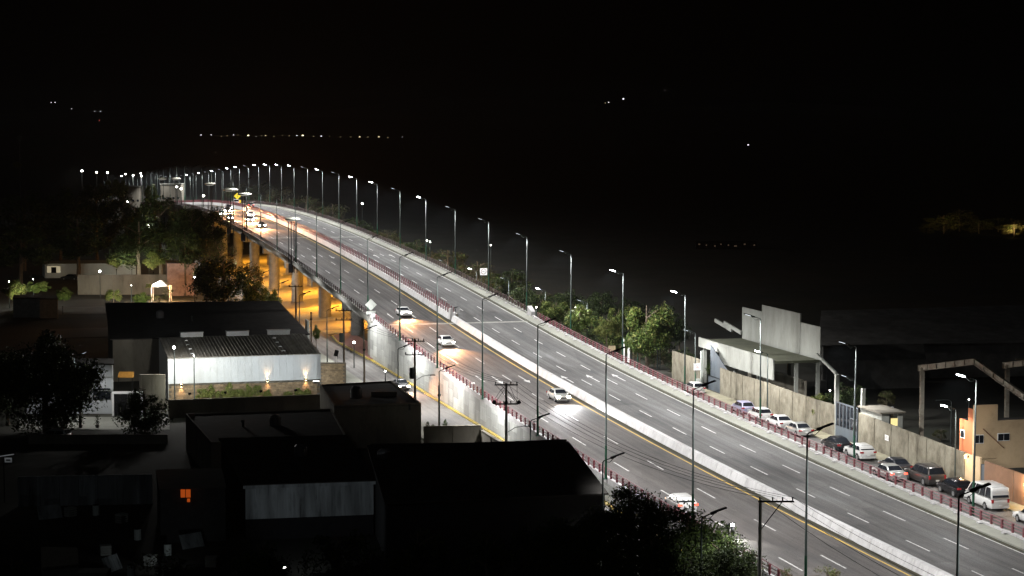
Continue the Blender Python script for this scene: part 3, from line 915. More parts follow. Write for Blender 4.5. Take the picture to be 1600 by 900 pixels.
def make_car(name, kind, pm, label, cat, on=None, tail=False, group=None):
    K = KINDS[kind]; L, W, H2 = K['L'], K['W'], K['belt']
    t = thing(name, label, cat, group=group)
    hw = W / 2
    yf = L / 2
    # lower body loft
    ys = sorted(set([-yf, -yf + .06, -yf + .25, -yf + .7] + [y for y, _ in K['deck']] + [yf - .7, yf - .25, yf - .06, yf] + [-K['wb'] / 2, K['wb'] / 2, 0]))
    b = MB(); nn = 12
    for y in ys:
        e = min(1, (yf - abs(y)) / .55)
        w = hw * (0.84 + 0.16 * sqrt(max(0, 1 - (1 - e) ** 2)))
        zt = lin(K['deck'], y); zb = .24 + (.12 if abs(y) > yf - .2 else 0)
        sec = [(-w * .9, zb), (-w * .985, zb + .12), (-w, zb + .3), (-w * .985, zt - .18), (-w * .93, zt - .05), (-w * .8, zt), (w * .8, zt), (w * .93, zt - .05), (w * .985, zt - .18), (w, zb + .3), (w * .985, zb + .12), (w * .9, zb)]
        for x, z in sec: b.v.append((x, y, z))
    for i in range(len(ys) - 1):
        for j in range(nn):
            a, c = i * nn + j, i * nn + (j + 1) % nn
            b.face((a, c, c + nn, a + nn))
    b.face(tuple(range(nn))); e = (len(ys) - 1) * nn
    b.face(tuple(e + j for j in reversed(range(nn))))
    body = b.build('body', pm, t, fix=True, smooth=True)
    # cabin loft
    cab = K['cab']; b = MB(); nn = 8
    def cabw(z): # half width of cabin at height z
        zr = max(q[1] for q in cab)
        f = (z - H2) / (zr - H2)
        return hw * (.95 - (.06 if kind == 'van' else .2) * max(0, f))
    cy = []
    for (a, za), (c, zc) in zip(cab, cab[1:]):
        for k in range(3): cy.append((a + (c - a) * k / 3, za + (zc - za) * k / 3))
    cy.append(cab[-1])
    for y, z in cy:
        zl = min(H2 - .03, z - .01)
        wr = cabw(z)
        wl = cabw(H2)
        zz = max(z, zl + .02)
        for x, q in [(-wl, zl), (-wl * .5 - wr * .5, (zl + zz) / 2), (-wr, zz - .05 * min(1, (zz - zl) / .3)), (-wr * .86, zz), (wr * .86, zz), (wr, zz - .05 * min(1, (zz - zl) / .3)), (wl * .5 + wr * .5, (zl + zz) / 2), (wl, zl)]:
            b.v.append((x, y, q))
    for i in range(len(cy) - 1):
        for j in range(nn):
            a, c = i * nn + j, i * nn + (j + 1) % nn
            b.face((a, c, c + nn, a + nn))
    b.face(tuple(range(nn))); e = (len(cy) - 1) * nn
    b.face(tuple(e + j for j in reversed(range(nn))))
    b.build('roof', pm, t, fix=True, smooth=True)
    # side windows
    z0 = H2 + .05; zr = max(q[1] for q in cab)
    def edge(z, front):
        pts = cab if not front else cab[::-1]
        for (a, za), (c, zc) in zip(pts, pts[1:]):
            if (za - z) * (zc - z) <= 0 and za != zc: return a + (c - a) * (z - za) / (zc - za)
        return 0
    z1 = zr - .13
    yb0, yb1 = edge(z0, False) + .12, edge(z0, True) - .1
    yt0, yt1 = edge(z1, False) + .1, edge(z1, True) - .08
    npn = {'sedan': 2, 'hatch': 2, 'suv': 3, 'cross': 3, 'van': 4}[kind]
    for sd in (-1, 1):
        for k in range(npn):
            f0, f1 = k / npn + .012, (k + 1) / npn - .012
            q = lambda f, top: (sd * (cabw(z1 if top else z0) + .012), (yt0 + (yt1 - yt0) * f) if top else (yb0 + (yb1 - yb0) * f), z1 if top else z0)
            w = MB(); w.quad(q(f0, 0), q(f1, 0), q(f1, 1), q(f0, 1))
            w.build('side_window', M_glass, t)
    # windscreen and rear glass
    for front in (False, True):
        za, zb = H2 + .08, zr - .09
        ya, yb = edge(za, front), edge(zb, front)
        if kind == 'van' and not front: za = 1.25; ya = edge(za, False)
        sg = 1 if front else -1
        off = (.06 if kind == 'van' and not front else .015) * sg
        wa, wb_ = cabw(za) * .88, cabw(zb) * .82
        w = MB(); w.quad((-wa, ya + off, za + .012), (wa, ya + off, za + .012), (wb_, yb + off, zb + .012), (-wb_, yb + off, zb + .012))
        w.build('windscreen' if front else 'rear_window', M_glass, t)
    # wheels
    rw = K['rw']
    for sy in (-1, 1):
        for sx in (-1, 1):
            b = MB(); c = Vector((sx * (hw - .1), sy * K['wb'] / 2, rw))
            b.tube([c - Vector((.11, 0, 0)), c + Vector((.11, 0, 0))], rw, 14)
            wh = b.build('wheel', M_black, t)
            b = MB(); b.tube([c + Vector((sx * .10, 0, 0)), c + Vector((sx * .125, 0, 0))], rw * .62, 10); b.build('rim', M_rim, wh)
            b = MB(); r2 = rw * 1.22
            pts = [(c.x + sx * .098, c.y + r2 * cos(pi * k / 8), c.z + r2 * sin(pi * k / 8)) for k in range(9)]
            b.poly(pts if sx > 0 else pts[::-1]); b.build('wheel_arch', M_trim, t)
    # lights, bumpers, plates, mirrors
    zt = lin(K['deck'], -yf + .1)
    for sx in (-1, 1):
        tall = kind in ('van', 'suv')
        b = MB(); b.box((sx * hw * .80, -yf + .06, (.95 if tall else zt - .16)), (.2 if tall else .36, .14, .34 if tall else .17)); b.build('taillight', G_tail if tail else M_tail, t)
        b = MB(); b.box((sx * hw * .72, yf - .10, .66), (.36, .2, .2) if on else (.36, .16, .15)); b.build('headlight', (on or M_hlo), t)
        b = MB(); b.box((sx * (hw + .08), lin([(0, 0), (1, 1)], .5) * 0 + (yb1 - .25), H2 + .08), (.2, .12, .14)); b.build('mirror', pm, t)
    for sy in (-1, 1):
        b = MB(); b.box((0, sy * (yf - .05), .40), (W * .92, .16, .2)); b.build('bumper', M_trim if kind in ('suv',) else pm, t)
    b = MB(); b.box((0, -yf - .035, .62 if kind != 'van' else .55), (.34, .03, .14)); b.build('licence_plate', M_plate, t)
    if kind in ('suv', 'van'):
        for sx in (-1, 1):
            b = MB(); b.tube([(sx * hw * .66, -1.9, zr + .04), (sx * hw * .66, .3, zr + .04)], .025, 5); b.build('roof_rail', M_trim if kind == 'suv' else pm, t)
    return t
def put(o, s, off, z=None, rev=False, turn=0.0):
    p = rp(s, off, 0.006, z)
    o.location = p; o.rotation_euler = (0, 0, RP(s)[3] + (pi if rev else 0) + turn)
    return o
SZ = HIGH + .035
GP = 'cars parked along the right wall'
put(make_car('van', 'van', P_white, 'tall white passenger van parked by the brown wall', 'van', group=GP), 8.2, 17.0, SZ)
put(make_car('parked_car', 'cross', P_black, 'black crossover parked in front of the white van, reddish sheen on its side', 'car', group=GP), 14.2, 17.0, SZ)
put(make_car('parked_car', 'suv', P_bronze, 'large dark brownish grey SUV with a chrome rear bumper parked by the stained wall', 'car', group=GP), 20.6, 17.05, SZ)
put(make_car('parked_car', 'sedan', P_grey, 'dark grey sedan parked just ahead of the large SUV', 'car', group=GP), 27.0, 17.0, SZ)
put(make_car('parked_car', 'cross', P_white, 'white sloping-back crossover parked below the guard booth', 'car', group=GP), 35.2, 16.9, SZ)
put(make_car('parked_car', 'sedan', P_black, 'black sedan parked before the grey steel gate', 'car', group=GP), 41.0, 16.9, SZ)
put(make_car('parked_car', 'sedan', P_silver, 'silver sedan, last of the light coloured cars before the steel gate', 'car', group=GP), 51.3, 16.9, SZ)
put(make_car('parked_car', 'sedan', P_white, 'white sedan parked between the silver sedan and another white car', 'car', group=GP), 57.0, 17.0, SZ)
put(make_car('parked_car', 'hatch', P_white, 'white car parked beside a green lamp post behind the lilac one', 'car', group=GP), 63.0, 17.0, SZ)
put(make_car('parked_car', 'hatch', P_lilac, 'lilac grey hatchback, farthest of the parked line along the wall', 'car', group=GP), 68.8, 17.1, SZ)
put(make_car('parked_car', 'hatch', P_white, 'white hatchback stopped alone at the open grey gateway under the white sign', 'car'), 87.0, 17.6, SZ)
put(make_car('parked_car', 'sedan', P_white, 'white car cut off by the right edge of the photo', 'car', group=GP), -.2, 17.1, SZ)
mc = put(make_car('moving_car', 'sedan', P_silver, 'silver car driving on the right service street with red tail lights on', 'car', tail=True), 23.6, 14.7, SZ)
def headlamps(t, e, col, aim=(0, 1, -.09), L=2.3, spot=74):
    for sx in (-.6, .6):
        light('SPOT', 'headlamp_beam', t, (sx, L + .12, .75), e, col, .08, spot, aim, .7)
WARM = (1.0, 0.43, 0.17)
c1 = put(make_car('moving_car', 'sedan', P_white, 'white car with glowing headlights near the expansion joint on the left carriageway', 'car', on=G_head), 153.5, -6.9, rev=True)
headlamps(c1, HEADW * 1.5, WARM)
c2 = put(make_car('moving_car', 'sedan', P_white, 'white car with glowing headlights just past the expansion joint', 'car', on=G_head), 123.5, -6.9, rev=True)
headlamps(c2, HEADW * 1.5, WARM)
c3 = put(make_car('moving_car', 'sedan', P_silver, 'silver car with cool glaring headlights next to the yellow line', 'car', on=G_headb), 76.5, -3.6, rev=True)
headlamps(c3, HEADW * .7, (.95, .97, 1.0))
c4 = put(make_car('moving_car', 'hatch', P_black, 'far dark car on the bridge, leftmost of three with glowing headlights', 'car', on=G_headb), 352, -10.9, rev=True)
c5 = put(make_car('moving_car', 'sedan', P_white, 'far white car on the bridge, middle of three with glowing headlights', 'car', on=G_headb), 342, -7.2, rev=True)
c6 = put(make_car('moving_car', 'sedan', P_grey, 'far dark car on the bridge, nearest of three with glowing headlights', 'car', on=G_headb), 319, -7.2, rev=True)
FARC = []  # extra cars, added so their headlights brighten the far lanes
for k_, (s_, o_, kd, pm_, lb) in enumerate([(372, -10.6, 'sedan', P_silver, 'added far silver car with headlights just behind the leftmost of three on the bridge'), (392, -7.1, 'cross', P_grey, 'added far dark car with headlights in the middle lane near the bridge crest'), (366, -3.9, 'sedan', P_white, 'added far white car with headlights beside the yellow line near the crest'), (415, -3.9, 'hatch', P_grey, 'added farthest dark car with headlights at the bridge crest')]):
    FARC.append(put(make_car('moving_car', kd, pm_, lb, 'car', on=G_headb), s_, o_, rev=True))
for c in [c4, c5, c6] + FARC: headlamps(c, HEADW * 3.2, WARM)
put(make_car('moving_car', 'sedan', P_grey, 'far dark car going away over the crest of the right carriageway', 'car', tail=True), 440, 5.4)
c7 = put(make_car('moving_car', 'suv', P_white, 'far pale car on the right carriageway beyond the crest', 'car', tail=True), 476, 5.4)
c8 = put(make_car('moving_car', 'cross', P_white, 'white car with red tail lights on the left carriageway, half hidden by the near tree', 'car', tail=True), 13.0, -10.4, rev=False)
c9 = put(make_car('moving_car', 'sedan', P_grey, 'dark car with warm headlights on the left service street beside the utility pole', 'car', on=G_head), 115, -15.2, LOW + .03, rev=True)
headlamps(c9, HEADW * .6, WARM)
# motorcycle with rider glow at the bottom of the left carriageway
t = thing('motorcycle', 'motorcycle with a bright headlight at the lower right of the near tree', 'motorcycle', rp(2.5, -9.6, .01), RP(2)[3] + pi)
for y in (-.65, .65):
    b = MB(); b.tube([(-.06, y, .3), (.06, y, .3)], .3, 12); b.build('wheel', M_black, t)
b = MB(); b.tube([(0, -.7, .55), (0, -.2, .75), (0, .35, .8), (0, .6, .35)], [.1, .14, .12, .05], 8); b.build('frame', M_dark, t)
b = MB(); b.tube([(-.35, .35, 1.05), (0, .42, .98), (.35, .35, 1.05)], .02, 5); b.build('handlebar', M_dark, t)
b = MB(); b.box((0, .55, .88), (.2, .12, .2)); b.build('headlight', G_headc, t)
light('SPOT', 'headlamp_beam', t, (0, .75, .85), HEADW * .35, (1, .97, .9), .06, 60, (0, 1, -.12), .6)

# ================================================================== RIGHT SIDE BUILDINGS
def run_pts(s0, s1, off, th, O):
    return [tuple((rp(s, o, 0, 0) - O)[:2]) for s, o in ((s0, off), (s1, off), (s1, off + th), (s0, off + th))]
def wall_thing(name, label, s0, s1, off, zb, ztop, m, pl=3.0, th=.2, cat='wall'):
    """ztop: function of s; one panel object every pl metres with a recessed joint"""
    O = rp((s0 + s1) / 2, off, 0, zb)
    t = thing(name, label, cat, O)
    n = max(1, int(round((s1 - s0) / pl)))
    for i in range(n):
        a, c = s0 + (s1 - s0) * i / n, s0 + (s1 - s0) * (i + 1) / n
        b = MB(); b.prism(run_pts(a + .07, c - .07, off, th, O), -.1, [ztop(a) - zb, ztop(c) - zb, ztop(c) - zb, ztop(a) - zb])
        b.build('panel', m, t)
        b = MB(); b.prism(run_pts(c - .07, c + .07, off + .05, th - .06, O), -.1, ztop(c) - zb - .02)
        b.build('joint', M_oldwall, t)
        if i % 2 == 0:
            b = MB(); b.prism(run_pts(a - .02, a + .12, off - .035, .05, O), -.1, ztop(a) - zb - .03)
            b.build('rib', m, t)
    return t
wall_thing('perimeter_wall', 'bare grey concrete wall left of the open gateway, by the trees', 91.3, 102.6, 20, HIGH, lambda s: 6.05, M_cwall, 3.6)
wall_thing('perimeter_wall', 'stained concrete wall below the long pale fascia, behind the light parked cars', 48.6, 84.2, 20, HIGH, lambda s: 5.85 + .1 * sin(s * .3) * .4, M_cwall, 3.9)
wall_thing('perimeter_wall', 'stained concrete wall sloping from the guard booth to the orange building', 18.3, 42.4, 20, HIGH, lambda s: 5.45 + .02 * (s - 18), M_cwall, 3.9)
wall_thing('perimeter_wall', 'brown rendered wall with a lit wall lamp behind the white van', -30, 14.4, 20, HIGH, lambda s: 5.3, M_brown, 5.5)
# pale fascia building with stepped parapet
fb = thing('canopy_building', 'open pale concrete building with long fascia and stepped billboard parapet', 'building', rp(85, 25, 0, HIGH))
O = fb.location
def fbp(name, s0, s1, off, th, z0, z1, m=M_grey):
    b = MB(); b.prism(run_pts(s0, s1, off, th, O), z0 - O.z, z1 - O.z); return b.build(name, m, fb)
def panels(s0, s1, z0, z1, off, n, m=M_grey, nm='fascia_panel'):
    for i in range(n):
        a, c = s0 + (s1 - s0) * i / n, s0 + (s1 - s0) * (i + 1) / n
        fbp(nm, a + .01, c - .01, off, .18, z0, z1, m)
panels(89.7, 97.6, 7.1, 8.35, 22, 2)
panels(71.4, 89.7, 5.75, 8.35, 22, 5)
fbp('roof_slab', 71.5, 97.5, 22.2, 5.9, 7.75, 8.05, mat('roof_moss', (0.12, 0.125, 0.085), 0.95, var=0.3, scale=0.8, dirt=(0.07, 0.08, 0.045), dirt_scale=0.4, coord='World'))
panels(90.3, 97.4, 8.0, 12.3, 28.15, 2, nm='parapet_panel')
panels(77.6, 90.3, 8.0, 13.2, 28.12, 3, nm='parapet_panel')
panels(71.4, 77.6, 7.4, 12.1, 28.15, 2, nm='parapet_panel')
for s, o in ((71.8, 25.0), (71.9, 27.9), (78, 22.6), (86, 22.6), (90.5, 22.5), (97, 22.5), (80, 27.5), (90, 27.5)):
    fbp('column', s - .2, s + .2, o, .4, HIGH - .2, 7.75)
b = MB(); b.prism(run_pts(72, 91, 26.5, .2, O), 0, 3.2); b.build('back_wall', M_oldwall, fb)
for s in (100.5, 104):
    b = MB(); q = rp(s, 28, 0, 9.2) - O; b.box(q, (.25, 6.5, .5), HEAD, rx=.12); b.build('roof_beam', M_grey, fb)
b = MB(); b.box(rp(68, 27.5, 0, 8.0) - O, (.25, 6.0, .3), HEAD, rx=.28); b.build('roof_beam', M_grey, fb)
# open gateway with steel sheets
gt = thing('gateway', 'open blue grey sheet metal gateway beside the white hatchback', 'gate', rp(87.7, 20.2, 0, HIGH))
O2 = gt.location
b = MB(); b.prism(run_pts(91.0, 91.25, 19.95, .25, O2), -.1, 5.0); b.build('post', M_signb, gt)
for i in range(4):
    a, c = 84.3 + 1.65 * i, 84.3 + 1.65 * (i + 1)
    b = MB(); b.prism(run_pts(a + .02, c - .02, 21.2, .06, O2), 0, [3.0 + .75 * i, 3.7 + .7 * i, 3.7 + .7 * i, 3.0 + .75 * i]); b.build('sheet', M_gate, gt)
    b = MB(); b.prism(run_pts(a + .02, c - .02, 20.9, .06, O2), 0, 1.7); b.build('sheet', M_gate, gt)
b = MB(); b.tube([rp(84.3, 20.85, 0, HIGH + 1.8) - O2, rp(91, 20.85, 0, HIGH + 1.8) - O2], .05, 5); b.build('rail', M_dark, gt)
# tall steel gate by the guard booth
sg = thing('steel_gate', 'tall grey steel gate with five glazed upper bays between two posts', 'gate', rp(45.5, 20.1, 0, HIGH))
O3 = sg.location
def sgp(nm, s0, s1, off, th, z0, z1, m):
    b = MB(); b.prism(run_pts(s0, s1, off, th, O3), z0, z1); return b.build(nm, m, sg)
sgp('lower_panel', 42.7, 48.3, 20.0, .1, .1, 1.45, M_gate)
sgp('top_frame', 42.7, 48.3, 20.0, .1, 3.95, 4.1, M_gate)
sgp('middle_frame', 42.7, 44.6, 20.0, .1, 2.7, 2.8, M_gate)
for i in range(7):
    s = 42.7 + 5.5 * i / 6
    sgp('upright', s - .05, s + .07, 19.98, .12, 1.45, 3.95, M_gate)
for i in range(6):
    s = 42.7 + 5.5 * i / 6
    sgp('pane', s + .08, s + .86, 20.05, .02, 1.47, 3.93, M_glass)
sgp('post', 48.35, 48.75, 20.0, .4, 0, 7.0, M_grey)
sgp('post', 42.2, 42.6, 20.3, .4, 0, 6.2, M_grey)
# guard booth
gb = thing('guard_booth', 'small pale guard booth with a lit window behind the wall', 'booth', rp(39.5, 21.5, 0, HIGH))
O4 = gb.location
def gbp(nm, s0, s1, off, th, z0, z1, m, par=None):
    b = MB(); b.prism(run_pts(s0, s1, off, th, O4), z0, z1); return b.build(nm, m, par or gb)
gbp('wall', 37.2, 42.0, 20.25, .2, 0, 4.2, M_grey)
gbp('wall', 37.2, 37.4, 20.45, 2.2, 0, 2.6, M_grey)
gbp('wall', 37.2, 37.4, 20.45, .8, 2.6, 4.2, M_grey)
gbp('wall', 37.2, 37.4, 22.1, .55, 2.6, 4.2, M_grey)
gbp('wall', 41.8, 42.0, 20.45, 3.4, 0, 4.2, M_signw)
gbp('roof_slab', 36.9, 42.6, 19.95, 2.9, 4.25, 4.4, M_oldwall)
gbp('lit_window', 37.25, 37.3, 21.25, .85, 2.9, 3.7, G_win)
gbp('door_frame', 37.0, 37.15, 21.1, .1, 1.5, 4.1, M_dark)
# wall sign and no-entry style plate
t = thing('wall_sign', 'small white notice plate fixed on the stained wall', 'sign', rp(35.2, 19.93, 0, 4.3), HEAD)
b = MB(); b.box((0, 0, 0), (.04, .85, .55)); b.build('plate', M_signw, t)
def text_mesh(body, size, m, parent, loc, rot, name='lettering'):
    cu = bpy.data.curves.new(name, 'FONT'); cu.body = body; cu.size = size; cu.align_x = 'CENTER'; cu.align_y = 'CENTER'; cu.extrude = .004
    o = bpy.data.objects.new(name, cu); C.objects.link(o)
    dg = bpy.context.evaluated_depsgraph_get()
    me = bpy.data.meshes.new_from_object(o.evaluated_get(dg))
    bpy.data.objects.remove(o); bpy.data.curves.remove(cu)
    me.materials.clear(); me.materials.append(m)
    q = bpy.data.objects.new(name, me); C.objects.link(q)
    q.parent = parent; q.location = loc; q.rotation_euler = rot
    return q
for i in range(3):
    b = MB(); b.box((-.026, 0, .14 - .13 * i), (.01, .6, .035)); b.build('print_line', M_ink, t)
# orange and tan building
ob = thing('corner_building', 'two-storey tan building with an orange side at the right edge', 'building', rp(18.6, 24, 0, HIGH))
O5 = ob.location
def obp(nm, s0, s1, off, th, z0, z1, m, par=None):
    b = MB(); b.prism(run_pts(s0, s1, off, th, O5), z0 - HIGH, z1 - HIGH); return b.build(nm, m, par or ob)
obp('wall', 17.35, 20.0, 20.3, .15, 5.0, 8.5, M_orange)
obp('wall', 17.35, 18.3, 20.3, .15, 8.5, 9.75, M_orange)
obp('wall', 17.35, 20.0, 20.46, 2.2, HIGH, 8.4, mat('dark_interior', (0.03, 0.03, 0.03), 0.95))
obp('wall', 17.1, 17.35, 20.3, 2.45, 5.0, 10.15, M_tan)
obp('wall', 17.1, 17.35, 22.75, 7.5, 4.0, 8.6, M_tan)
obp('wall', 17.1, 17.35, 20.3, 2.45, HIGH, 4.95, M_tan)
obp('roof_slab', 17.36, 20, 22.8, 7.3, 8.2, 8.4, M_oldroof)
obp('roof_slab', 17.36, 20, 20.46, 2.2, 8.42, 8.5, M_oldroof)
def win(s, o0, w, z0, h, panes):
    f = obp('window', s - .07, s, o0, w, z0, z0 + h, M_signw)
    for i in range(panes):
        a = o0 + .05 + (w - .05) * i / panes
        obp('pane', s - .1, s - .071, a, (w - .05) / panes - .05, z0 + .06, z0 + h - .06, M_glass, f)
win(17.1, 22.75, 1.25, 6.65, .75, 2)
win(17.1, 20.35, .95, 6.5, .85, 2)
win(17.1, 26.5, 1.3, 6.65, .75, 2)
f = obp('window', 18.9, 19.7, 20.24, .06, 6.7, 7.5, M_signw)
obp('pane', 18.98, 19.62, 20.22, .03, 6.78, 7.42, M_glass, f)
b = MB(); b.tube([rp(17.0, 21.2, 0, 7.9) - O5, rp(17.0, 23.4, 0, 6.0) - O5], .06, 6); b.build('drain_pipe', M_brown, ob)
t = thing('entrance_door', 'dark steel door between tan pillars left of the brown wall', 'door', rp(15.9, 20, 0, HIGH))
O6 = t.location
for a, c, m, nm, z in ((14.5, 15.2, M_gate, 'door_leaf', 2.6), (15.2, 16.0, M_tan, 'pillar', 3.2), (16.0, 18.2, M_tan, 'pillar', 3.15)):
    b = MB(); b.prism(run_pts(a, c, 20.0 + (.1 if nm == 'door_leaf' else 0), .2, O6), 0, z); b.build(nm, m, t)
for i, (s, z, lab) in enumerate(((6.2, 4.5, 'warm bulkhead lamp on the brown wall behind the van'), (17.6, 5.2, 'small warm lamp at the top of the wall under the orange building'))):
    t = thing('wall_lamp', lab, 'wall lamp', rp(s, 19.95, 0, z), HEAD)
    b = MB(); b.box((-.08, 0, 0), (.16, .3, .2)); b.build('housing', M_dark, t)
    b = MB(); b.box((-.19, 0, 0), (.1, .26, .26)); b.build('bulb', G_warm if i == 0 else G_warm, t)
    light('POINT', 'lamp_light', t, (-.5, 0, -.15), WARMW * (1 if i == 0 else .22), (1.0, .66, .33), .12)
# steel portal frame
pf = thing('portal_frame', 'rusty pale steel portal frame with a ridge standing over the dark yard', 'steel frame', rp(35, 29, 0, HIGH))
O7 = pf.location
def beam(nm, pts, w, hgt, m=M_rust, par=pf, O=None):
    O = O or O7
    for a, c in zip(pts, pts[1:]):
        a, c = Vector(a) - O, Vector(c) - O
        d = c - a; L = d.length
        b = MB(); q = d.to_track_quat('Y', 'Z').to_euler()
        M = Matrix.Translation((a + c) / 2) @ q.to_matrix().to_4x4()
        bb = MB()
        for zz in (-hgt / 2, hgt / 2): bb.box((0, 0, zz), (w, L, .05))
        bb.box((0, 0, 0), (.05, L, hgt))
        n = max(2, int(L / 2))
        for i in range(n + 1): bb.box((0, -L / 2 + L * i / n, 0), (w * .95, .04, hgt))
        bb.v = [tuple(M @ Vector(v)) for v in bb.v]
        bb.build(nm, m, par)
for off, z0 in ((26, 0), (36, 0)):
    A = W_ = None
    colL, apex, colR = (39.6, 10.9), (28.0, 12.9), (16.0, 10.2)
    p0 = rp(colL[0], off, 0, HIGH); p1 = rp(colL[0], off, 0, colL[1]); p2 = rp(apex[0], off, 0, apex[1]); p3 = rp(colR[0], off, 0, colR[1]); p4 = rp(colR[0], off, 0, HIGH)
    beam('column', [p0, p1], .4, .5); beam('rafter', [p1 + (p1 - p2).normalized() * .8, p2], .3, .55); beam('rafter', [p2, p3], .3, .55)
    if off == 36: beam('column', [rp(22, off, 0, HIGH), rp(22, off, 0, 11.3)], .35, .4)
for k, f in enumerate((.08, .3, .52, .74, .95)):
    z = 12.9 + (10.2 - 12.9) * f + .45; s = 28 + (16 - 28) * f
    b = MB(); b.tube([rp(s, 30, 0, z) - O7, rp(s, 44, 0, z) - O7], .09, 5); b.build('purlin', M_rust, pf)
# yard: A-frame, posts, lamp
t = thing('swing_frame', 'small white A-shaped frame in the yard left of the orange building', 'frame', rp(21.5, 22.5, 0, HIGH))
b = MB(); b.tube([(-.5, 0, 2.6), (-.25, 0, 3.9), (.35, 0, 3.9), (.6, 0, 2.6)], .05, 5); b.tube([(-.5, 0, 0), (-.5, 0, 2.6)], .05, 5); b.tube([(.6, 0, 0), (.6, 0, 2.6)], .05, 5); b.build('frame_tube', M_signw, t)
t = thing('yard_lamp', 'unlit grey lamp post in the dark yard behind the booth', 'street lamp', rp(34.8, 27, 0, HIGH), HEAD)
b = MB(); b.tube([(0, 0, 0), (0, 0, 5.6), (-.3, 0, 5.8), (-1.3, 0, 5.85)], [.07, .05, .04, .04], 6); b.build('pole', M_galv, t)
b = MB(); b.box((-1.5, 0, 5.82), (.5, .2, .08)); b.build('lamp_head', M_galv, t)

def house_px(name, label, corners, zb, m, mroof, cat='house', parapet=0.0):
    """corners: (px, py, z) of the roof corners as surveyed; walls drop to zb"""
    P = [gp(x, y, z) for x, y, z in corners]
    c = sum(P, Vector()) / len(P); c.z = zb
    t = thing(name, label, cat, c)
    pts = [(p.x - c.x, p.y - c.y) for p in P]
    k = len(pts)
    for i in range(k):
        a, d = P[i] - c, P[(i + 1) % k] - c
        n = Vector((d.y - a.y, a.x - d.x, 0)).normalized()
        cen = Vector((0, 0, 0)) - (a + d) / 2
        if n.dot(cen) < 0: n = -n
        n *= .18
        b = MB(); b.v = []
        q = [a, d, d + n, a + n]
        zz = [a.z + parapet, d.z + parapet, d.z + parapet, a.z + parapet]
        b.prism([(u.x, u.y) for u in q], -.2, zz); b.build('wall', m, t)
    b = MB()
    g = 1.0 if parapet > 0 else 1.03
    top = [Vector((p.x - c.x, p.y - c.y, 0)) * g + Vector((0, 0, p.z - c.z)) for p in P]
    b.prism([(v.x, v.y) for v in top], 0, [v.z + .06 for v in top])
    nn = len(b.v)
    # make it a slab: lift the underside
    order = [(round(v.x, 4), round(v.y, 4)) for v in top]
    zs = {o_: v.z for o_, v in zip(order, top)}
    for i in range(k):
        x, y, z = b.v[i]
        b.v[i] = (x, y, zs[(round(x, 4), round(y, 4))] - .08)
    b.build('roof', mroof, t)
    return t, P, c
# big dark sheds behind the yard
for i, (cs, lab) in enumerate([
    ([(1290, 486, 10), (1720, 474, 10), (1760, 532, 7), (1285, 540, 7)], 'very dark long shed roof along the back of the yard'),
    ([(1300, 541, 7.5), (1440, 538, 7.5), (1445, 562, 6), (1292, 565, 6)], 'dark low shed roof in front of the long one')]):
    house_px('yard_shed', lab, cs, HIGH, M_roofd, M_roofd, 'shed')
# far dim frontage right of the flyover
t = thing('distant_frontage', 'far dimly lit low shopfront in the darkness right of centre', 'building', at_depth(1133, 379, 560))
b = MB(); b.box((0, 0, -1.2), (17, 6, 3)); b.build('wall', M_dark, t)
for i, (x, w) in enumerate([(-7.6, .5), (-5.6, .3), (-3.2, .4), (-1.5, .3), (.6, .35), (2.6, .8), (5.2, .5), (7.9, .4)]):
    b = MB(); b.box((x, -3.05, -.3 - (i % 3) * .25), (w, .08, .35)); b.build('lit_window', glow('dim_amber_window', (1, .7, .45), .05) if i == 0 else MATS['dim_amber_window'], t)

# ================================================================== SIGNS
t = thing('speed_sign', 'white square speed limit sign reading 80 on two posts behind the bridge railing', 'sign', rp(184, 13.7, .2), RP(184)[3] + .0)
for x in (-.4, .4):
    b = MB(); b.tube([(x, 0, -.4), (x, 0, 2.2)], .04, 6); b.build('post', M_galv, t)
b = MB(); b.box((0, 0, 2.75), (1.25, .05, 1.2)); b.build('plate', M_signw, t)
b = MB(); n = 24
for k in range(n):
    a0, a1 = 2 * pi * k / n, 2 * pi * (k + 1) / n
    b.quad(*[(r * cos(a), -.03, 2.78 + r * sin(a)) for r, a in ((.5, a0), (.5, a1), (.39, a1), (.39, a0))])
b.build('ring', mat('sign_ring', (.12, .04, .04), .6), t)
text_mesh('80', .5, M_ink, t, (0, -.032, 2.78), (pi / 2, 0, 0))
t = thing('diamond_sign', 'back of a grey diamond sign with a plate below on the left bridge edge', 'sign', rp(150.6, -12.65, .3), RP(150)[3])
for x in (-.45, .45):
    b = MB(); b.tube([(x, 0, -.3), (x, 0, 2.0)], .035, 6); b.build('post', M_galv, t)
b = MB(); b.v = []; b.prism([(-.95, -.025), (.95, -.025), (.95, .025), (-.95, .025)], 0, .01); b = MB()
for y in (-.025, .025): pass
d = .92
b.poly([(-d, -.025, 2.0), (0, -.025, 2.0 - d), (d, -.025, 2.0), (0, -.025, 2.0 + d)])
b.poly([(-d, .025, 2.0), (0, .025, 2.0 + d), (d, .025, 2.0), (0, .025, 2.0 - d)])
for p, q in (((-d, 2.0), (0, 2 - d)), ((0, 2 - d), (d, 2)), ((d, 2), (0, 2 + d)), ((0, 2 + d), (-d, 2))):
    b.quad((p[0], -.025, p[1]), (p[0], .025, p[1]), (q[0], .025, q[1]), (q[0], -.025, q[1]))
b.build('diamond_plate', M_signb, t)
b = MB(); b.box((0, 0, .75), (1.5, .05, .5)); b.build('lower_plate', M_signb, t)
t = thing('yellow_sign', 'far bright yellow road sign with a plate on the right side of the bridge', 'sign', at_depth(371, 322, 640), HEAD)
b = MB(); b.tube([(0, .05, -4), (0, .05, 1)], .06, 6); b.build('post', M_galv, t)
